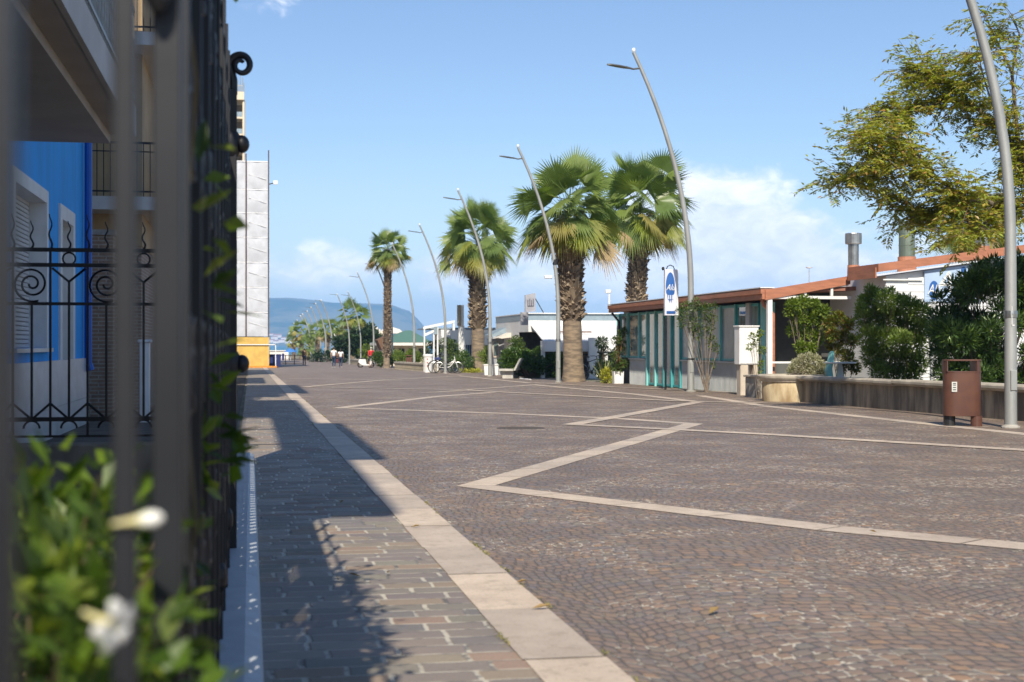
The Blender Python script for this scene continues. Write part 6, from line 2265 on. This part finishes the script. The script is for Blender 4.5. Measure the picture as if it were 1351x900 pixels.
for k in range(95):
    px = rng.uniform(1238, 1425); lim = np.interp(px, [1225, 1250, 1300, 1330, 1425], [440, 382, 350, 345, 335])
    ol.append(C(px, rng.uniform(lim + 8, 508), 28.0 + rng.uniform(-.8, .9), 14))
for px, py in ((1240, 395), (1258, 378), (1275, 370), (1292, 355), (1310, 350), (1330, 352), (1345, 345), (1262, 400), (1235, 420), (1240, 440), (1236, 470), (1300, 375), (1245, 495)):
    ol.append(C(px, py, 28 + rng.uniform(-.4, .4), 10))
shrub('oleander', 'big dark oleander with long narrow leaves behind the litter bin and lamp post', 'shrub', GD(1310, 28), ol, 36000, 0.17, 0.034, m_olean, m_bark, stem_r=0.010, up=0.5, tight=0.5, jitter=0.45)

# ---- autumn coloured tree leaning in from the right
t = thing('autumn_tree', 'yellowing feathery leaved tree reaching in from the right edge', 'tree', GD(1405, 26.5))
Dt = 26.0
tb = GD(1405, 26.5)
limbs = {
    'a': [(1405, 440), (1400, 360), (1385, 300), (1360, 262)],
    'b': [(1360, 262), (1320, 270), (1275, 262), (1235, 235), (1195, 215), (1150, 225), (1115, 240)],
    'c': [(1360, 262), (1345, 215), (1320, 170), (1285, 140), (1235, 130), (1190, 150), (1150, 160)],
    'd': [(1345, 215), (1340, 150), (1335, 95), (1345, 45), (1335, 20)],
    'e': [(1335, 95), (1318, 60), (1300, 20)],
    'f': [(1285, 140), (1250, 110), (1228, 95), (1210, 95)],
    'g': [(1235, 235), (1200, 190), (1170, 180), (1145, 195)],
    'h': [(1275, 262), (1245, 280), (1215, 282), (1190, 268)],
    'i': [(1320, 270), (1295, 300), (1265, 310)],
    'j': [(1385, 300), (1420, 240), (1440, 160)],
    'k': [(1320, 170), (1300, 110), (1290, 70)],
    'l': [(1345, 215), (1380, 180), (1400, 120), (1395, 60)],
}
branch = MB()
seeds = []
for nm, ps in limbs.items():
    pts = [tb.copy()] if nm == 'a' else []
    off = {'a': 0, 'b': -.6, 'c': .3, 'd': -.2, 'e': .5, 'f': .8, 'g': -1.2, 'h': .4, 'i': -.9, 'j': .6, 'k': -.7, 'l': 0}[nm]
    for i, (px, py) in enumerate(ps):
        w = 0 if (i == 0 or nm == 'a') else min(1, i / 2)
        pts.append(P(px, py, 26.5 + off * w))
    r0_ = {'a': 0.13, 'b': 0.06, 'c': 0.06, 'd': 0.05}.get(nm, 0.028)
    n_ = len(pts)
    branch.tube(pts, [max(0.006, r0_ * (1 - 0.85 * i / (n_ - 1))) for i in range(n_)] if nm != 'a' else [0.15, 0.14, 0.12, 0.10, 0.08], 8)
    if nm != 'a':
        for i in range(n_ - 1):
            m_ = 5 if nm not in ('d', 'e', 'k') else 3
            for q in range(m_):
                f = rng.random()
                if nm in ('b', 'c', 'd') and i == 0 and f < 0.3: continue
                seeds.append((pts[i].lerp(pts[i + 1], f), i / (n_ - 1), nm))
        seeds.append((pts[-1], 1, nm)); seeds.append((pts[-1], 1, nm))
lf = MB()
for s, f, nm in seeds:
    for q in range(rng.choice((3, 3, 4, 4)) if nm not in ('d', 'e') else 2):
        # a twig bearing several pinnate leaves
        d = Vector((rng.gauss(-0.35, 0.8), rng.gauss(-0.1, 0.8), rng.gauss(0.05, 0.55))).normalized()
        L = rng.uniform(0.35, 0.8)
        e = s + d * L
        branch.tube([s, s.lerp(e, 0.5) + Vector((0, 0, 0.04)), e], [0.008, 0.006, 0.003], 4, cap=False)
        nleaf = 6 if nm not in ('d', 'e') else 3
        for k in range(nleaf):
            o = s.lerp(e, (k + 0.8) / nleaf)
            rd = (d * 0.5 + Vector((rng.gauss(0, 0.7), rng.gauss(0, 0.7), rng.gauss(-0.15, 0.35)))).normalized()
            RL = rng.uniform(0.20, 0.32)
            sd = rd.cross(Vector((0, 0, 1))).normalized()
            pts_, drs = [], []
            for j in range(7):
                for sg_ in (-1, 1):
                    pts_.append(o + rd * RL * (j + 1) / 8 - Vector((0, 0, 0.05 * (j / 7) ** 2)))
                    drs.append((rd * 0.5 + sd * sg_ * 0.9 + Vector((0, 0, -0.12))))
            pts_.append(o + rd * RL); drs.append(rd)
            leaves(lf, pts_, 0.112, 0.038, dirs=drs, jitter=0.14)
branch.build('limbs', m_bark, t)
lf.build('crown', m_autumn, t)

# ================================================================== PEOPLE
def skinned(name, verts, edges, radii, mat, parent, level=1):
    me = bpy.data.meshes.new(name)
    me.from_pydata([tuple(v) for v in verts], edges, [])
    ob = bpy.data.objects.new(name, me)
    COL.objects.link(ob)
    sk = ob.modifiers.new('skin', 'SKIN')
    for i, r in enumerate(radii):
        rr = r if isinstance(r, tuple) else (r, r)
        me.skin_vertices[0].data[i].radius = rr
    me.skin_vertices[0].data[0].use_root = True
    sb_ = ob.modifiers.new('sub', 'SUBSURF')
    sb_.levels = level; sb_.render_levels = level
    bpy.context.view_layer.update()
    m2 = bpy.data.meshes.new_from_object(ob.evaluated_get(bpy.context.evaluated_depsgraph_get()))
    m2.name = name
    bpy.data.objects.remove(ob, do_unlink=True)
    m2.materials.clear()
    m2.materials.append(mat)
    m2.polygons.foreach_set('use_smooth', [True] * len(m2.polygons))
    o = bpy.data.objects.new(name, m2)
    COL.objects.link(o)
    o.parent = parent
    return o


m_skin = M('skin', (0.50, 0.30, 0.21), 0.55, var=0.05)
m_hair = M('dark_hair', (0.03, 0.02, 0.015), 0.6, var=0.1)


def person(loc, ang, label, H, top, bottom, shoes, stride=0.22, arm=0.15, shorts=False, sleeves=0.6, hairmat=None, backpack=None, bag=None, long_hair=False):
    t = thing('person', label, 'person', (0, 0, 0))
    s = H / 1.75
    # local: facing +y, feet at z = 0
    J = {'pel': (0, 0, .95), 'wai': (0, 0, 1.08), 'che': (0, 0.01, 1.28), 'neckb': (0, 0, 1.44), 'neck': (0, 0.01, 1.50), 'head': (0, 0.02, 1.60), 'crown': (0, 0.015, 1.69),
         'hl': (-.09, 0, .90), 'kl': (-.10, stride * .6 + .02, .49), 'al': (-.10, stride * .55, .09), 'tl': (-.10, stride * .55 + .15, .035),
         'hr': (.09, 0, .90), 'kr': (.10, -stride * .25 + .03, .49), 'ar': (.10, -stride, .10), 'tr': (.10, -stride + .14, .035),
         'sl': (-.18, 0, 1.40), 'el': (-.235, -arm * .7, 1.12), 'wl': (-.23, -arm * .3, .88), 'fl': (-.225, -arm * .1, .79),
         'sr': (.18, 0, 1.40), 'er': (.235, arm * .3, 1.12), 'wr': (.23, arm, .90), 'fr': (.225, arm * 1.25, .82),
         'nose': (0, 0.115, 1.595)}
    J = {k: Vector(v) * s for k, v in J.items()}
    rad = {'pel': (.14, .10), 'wai': (.125, .09), 'che': (.15, .105), 'neckb': (.075, .065), 'neck': (.052, .052), 'head': (.078, .09), 'crown': (.06, .07),
           'hl': .088, 'kl': .056, 'al': .036, 'tl': .034, 'hr': .088, 'kr': .056, 'ar': .036, 'tr': .034,
           'sl': .052, 'el': .038, 'wl': .026, 'fl': .03, 'sr': .052, 'er': .038, 'wr': .026, 'fr': .03, 'nose': .014}
    E = [('pel', 'wai'), ('wai', 'che'), ('che', 'neckb'), ('neckb', 'neck'), ('neck', 'head'), ('head', 'crown'), ('pel', 'hl'), ('hl', 'kl'), ('kl', 'al'), ('al', 'tl'),
         ('pel', 'hr'), ('hr', 'kr'), ('kr', 'ar'), ('ar', 'tr'), ('che', 'sl'), ('sl', 'el'), ('el', 'wl'), ('wl', 'fl'), ('che', 'sr'), ('sr', 'er'), ('er', 'wr'), ('wr', 'fr'), ('head', 'nose')]

    def sub(names, extra, edges, repl=None):
        repl = repl or {}
        vs = [repl.get(n, J[n]) for n in names]
        ix = {n: i for i, n in enumerate(names)}
        ed = [(ix[a], ix[b]) for a, b in edges if a in ix and b in ix]
        rr = []
        for n in names:
            r = rad[n]
            rr.append(tuple((q + extra) * s for q in r) if isinstance(r, tuple) else (r + extra) * s)
        return vs, ed, rr

    vs, ed, rr = sub(list(J.keys()), 0, E)
    body_ = skinned('body', vs, ed, rr, m_skin, t)
    e1 = J['sl'].lerp(J['el'], 1.0); e2 = J['sr'].lerp(J['er'], 1.0)
    if sleeves < 1:
        e1 = J['sl'].lerp(J['el'], sleeves); e2 = J['sr'].lerp(J['er'], sleeves)
        nm = ['pel', 'wai', 'che', 'neckb', 'sl', 'el', 'sr', 'er']
    else:
        nm = ['pel', 'wai', 'che', 'neckb', 'sl', 'el', 'wl', 'sr', 'er', 'wr']
    vs, ed, rr = sub(nm, 0.018, E, {'el': e1, 'er': e2, 'neckb': J['neckb'] * 0.995} if sleeves < 1 else {})
    skinned('shirt', vs, ed, rr, top, t)
    nm = ['pel', 'hl', 'kl', 'hr', 'kr'] + ([] if shorts else ['al', 'ar'])
    vs, ed, rr = sub(nm, 0.014, E, {'pel': J['pel'] * 0.985})
    skinned('trousers' if not shorts else 'shorts', vs, ed, rr, bottom, t)
    for a, b_ in (('al', 'tl'), ('ar', 'tr')):
        c_ = (J[a] + J[b_]) / 2
        MB().ellipsoid((c_.x, c_.y, 0.045 * s), (0.05 * s, 0.14 * s, 0.05 * s), 10, 6).build('shoe', shoes, t)
    hm = hairmat or m_hair
    MB().ellipsoid(J['head'] + Vector((0, -0.018, 0.035)) * s, (0.088 * s, 0.10 * s, 0.095 * s), 12, 8).build('hair', hm, t)
    if long_hair:
        MB().ellipsoid(J['head'] + Vector((0, -0.085, -0.09)) * s, (0.07 * s, 0.04 * s, 0.13 * s), 10, 8).build('hair', hm, t)
    if backpack:
        c_ = J['che'] + Vector((0, -0.19, -0.05)) * s
        MB().box(c_.x - .15, c_.x + .15, c_.y - .09, c_.y + .07, c_.z - .24, c_.z + .2, bev=0.05).build('backpack', backpack, t)
    t.location = loc
    t.rotation_euler = (0, 0, ang)
    if bag:
        w = Vector(loc) + Matrix.Rotation(ang, 3, 'Z') @ J['fr']
        g = thing('shoulder_bag', 'reddish brown bag carried by the person in the white t-shirt', 'bag', w - Vector((0, 0, 0.42)))
        MB().box(w.x - .13, w.x + .13, w.y - .06, w.y + .06, w.z - .40, w.z - .1, bev=0.04).build('body', bag, g)
        MB().tube([(w.x - .1, w.y, w.z - .12), (w.x - .05, w.y, w.z + .25), (w.x, w.y, w.z + 0.38), (w.x + .05, w.y, w.z + .25), (w.x + .1, w.y, w.z - .12)], 0.012, 5).build('strap', bag, g)
    return t


m_tee = M('white_cotton', (0.72, 0.72, 0.73), 0.8, var=0.04)
m_jeans = M('dark_denim', (0.03, 0.05, 0.10), 0.85, var=0.12)
m_red = M('red_jacket', (0.55, 0.02, 0.025), 0.7, var=0.08)
m_shoe = M('white_trainers', (0.65, 0.65, 0.65), 0.6)
m_burg = M('burgundy_leather', (0.13, 0.02, 0.03), 0.5)
g1 = G(440.5, 485.4)
person(g1, R(-12), 'taller walker of the couple, in white t-shirt, dark jeans and white trainers', (485.4 - 457.3) * DEP(g1) / F, m_tee, m_jeans, m_shoe, stride=0.12, bag=m_burg)
g1 = G(449.5, 485.2)
person(g1, R(-10), 'shorter person in a white top and blue trousers walking on the right of the couple', (485.2 - 459.5) * DEP(g1) / F, m_tee, m_jeans, m_shoe, stride=0.2, long_hair=True)
g1 = G(401.5, 482.0)
person(g1, R(20), 'person in a dark brown top and dark blue trousers standing alone on the left', (482 - 459.5) * DEP(g1) / F, M('brown_jumper', (0.13, 0.08, 0.045), 0.85), m_jeans, m_dark, stride=0.05, sleeves=1.0)
g1 = G(489.5, 485.2)
person(g1, R(10), 'person in a red jacket and dark shorts standing beside a white scooter', (485 - 457) * DEP(g1) / F, m_red, M('grey_shorts', (0.06, 0.065, 0.09), 0.8), m_dark, stride=0.1, shorts=True, sleeves=1.0, hairmat=M('pale_cap', (0.6, 0.58, 0.52), 0.7))
# small white scooter beside the person in red
g1 = G(483, 485.0)
t = thing('scooter', 'small white parked scooter next to the person in red', 'scooter', g1)
for dx in (-0.45, 0.42):
    pts = [(g1.x + dx + .2 * math.cos(a), g1.y, g1.z + .23 + .2 * math.sin(a)) for a in [2 * PI * k / 16 for k in range(17)]]
    MB().tube(pts, 0.05, 6, cap=False).build('wheel', m_rubber, t)
MB().prism([(g1.x - .62, g1.y - .14, g1.z + .42), (g1.x - .55, g1.y - .14, g1.z + .68), (g1.x - .05, g1.y - .14, g1.z + .66), (g1.x + .02, g1.y - .14, g1.z + .28), (g1.x + .3, g1.y - .14, g1.z + .26), (g1.x + .28, g1.y - .14, g1.z + .95), (g1.x + .42, g1.y - .14, g1.z + .9), (g1.x + .5, g1.y - .14, g1.z + .45), (g1.x + .3, g1.y - .14, g1.z + .16), (g1.x - .3, g1.y - .14, g1.z + .18)], (0, .28, 0)).build('body', m_white, t)
MB().box(g1.x - .6, g1.x - .02, g1.y - .13, g1.y + .13, g1.z + .685, g1.z + .77, bev=.03).build('seat', m_dark, t)
MB().tube([(g1.x + .3, g1.y - .3, g1.z + 1.02), (g1.x + .34, g1.y, g1.z + .96), (g1.x + .3, g1.y + .3, g1.z + 1.02)], 0.02, 6).build('handlebar', m_iron, t)

# ================================================================== dry leaves on the paving
m_dry = leafmat('fallen_leaf', [(0.42, 0.30, 0.10), (0.30, 0.20, 0.08), (0.20, 0.13, 0.06)], 0.1, 0.7)
spots = [(942, 811, 0.10, 'curled yellow fallen leaf lying alone on the cobbles'), (714, 806, 0.09, 'brown fallen leaf on the cobbles touching the pale kerb strip'),
         (688, 772, 0.05, 'small dry leaf on the cobbles by the kerb strip, farther up'), (548, 698, 0.06, 'dark dry leaf lying on the pale kerb strip'), (467, 763, 0.06, 'dark dry leaf on the shaded slabs of the pavement'),
         (512, 760, 0.045, 'tiny dark leaf on the sunlit slabs left of the kerb strip'), (1152, 705, 0.05, 'small straw coloured leaf beside the near stone band on the right'), (451, 665, 0.05, 'tiny dark leaf in the building shade on the pavement')]
for px, py, s_, lab in spots:
    c = G(px, py)
    mb = MB()
    d = Vector((rng.uniform(-1, 1), rng.uniform(-.4, .4), 0)).normalized()
    n_ = Vector((-d.y, d.x, 0))
    z = Vector((0, 0, 1))
    c = c + z * 0.012
    mb.add([c - d * s_ * .5, c - n_ * s_ * .18 + z * .012, c + d * s_ * .55 + z * .014, c + n_ * s_ * .2 + z * .016, c + z * 0.004], [(0, 1, 4), (1, 2, 4), (2, 3, 4), (3, 0, 4)])
    o = mb.build('fallen_leaf', m_dry, origin=c)
    tag(o, lab, 'leaf', 'fallen leaves on the paving')

# tufts of grass and moss in the joint along the kerb strip
mb = MB()
for _ in range(46):
    y = 4.5 + 30 * rng.random() ** 1.6
    x = (1.268 if rng.random() < 0.7 else 0.955) + rng.uniform(-.006, .006)
    k = rng.randint(6, 26)
    ln_ = rng.uniform(0.03, 0.14)
    pts_ = [(x + rng.gauss(0, .007), y + rng.uniform(-ln_, ln_), gz(y) + 0.003) for _ in range(k)]
    leaves(mb, pts_, 0.020, 0.006, up=0.9)
tag(mb.build('joint_grass', leafmat('joint_grass', [(0.20, 0.20, 0.06), (0.36, 0.30, 0.12), (0.13, 0.15, 0.04)], 0.2, 0.8)), kind='stuff')

# ================================================================== haze over the bay
HZ = (-9500, 9500, -700, 8410, -7.5, 245)
mb = MB().box(*HZ)
mt = bpy.data.materials.new('sea_haze')
mt.use_nodes = True
nt = NT(mt.node_tree)
mt.node_tree.nodes.clear()
pv = nt.new('ShaderNodeVolumePrincipled')
pv.inputs['Color'].default_value = (0.22, 0.47, 0.88, 1)
pv.inputs['Density'].default_value = 0.00016
pv.inputs['Anisotropy'].default_value = -0.3
out = nt.new('ShaderNodeOutputMaterial')
nt.l.new(pv.outputs[0], out.inputs['Volume'])
ho = mb.build('haze', mt)
tag(ho, kind='stuff')
ho['label'] = 'thin blue sea haze over the bay'
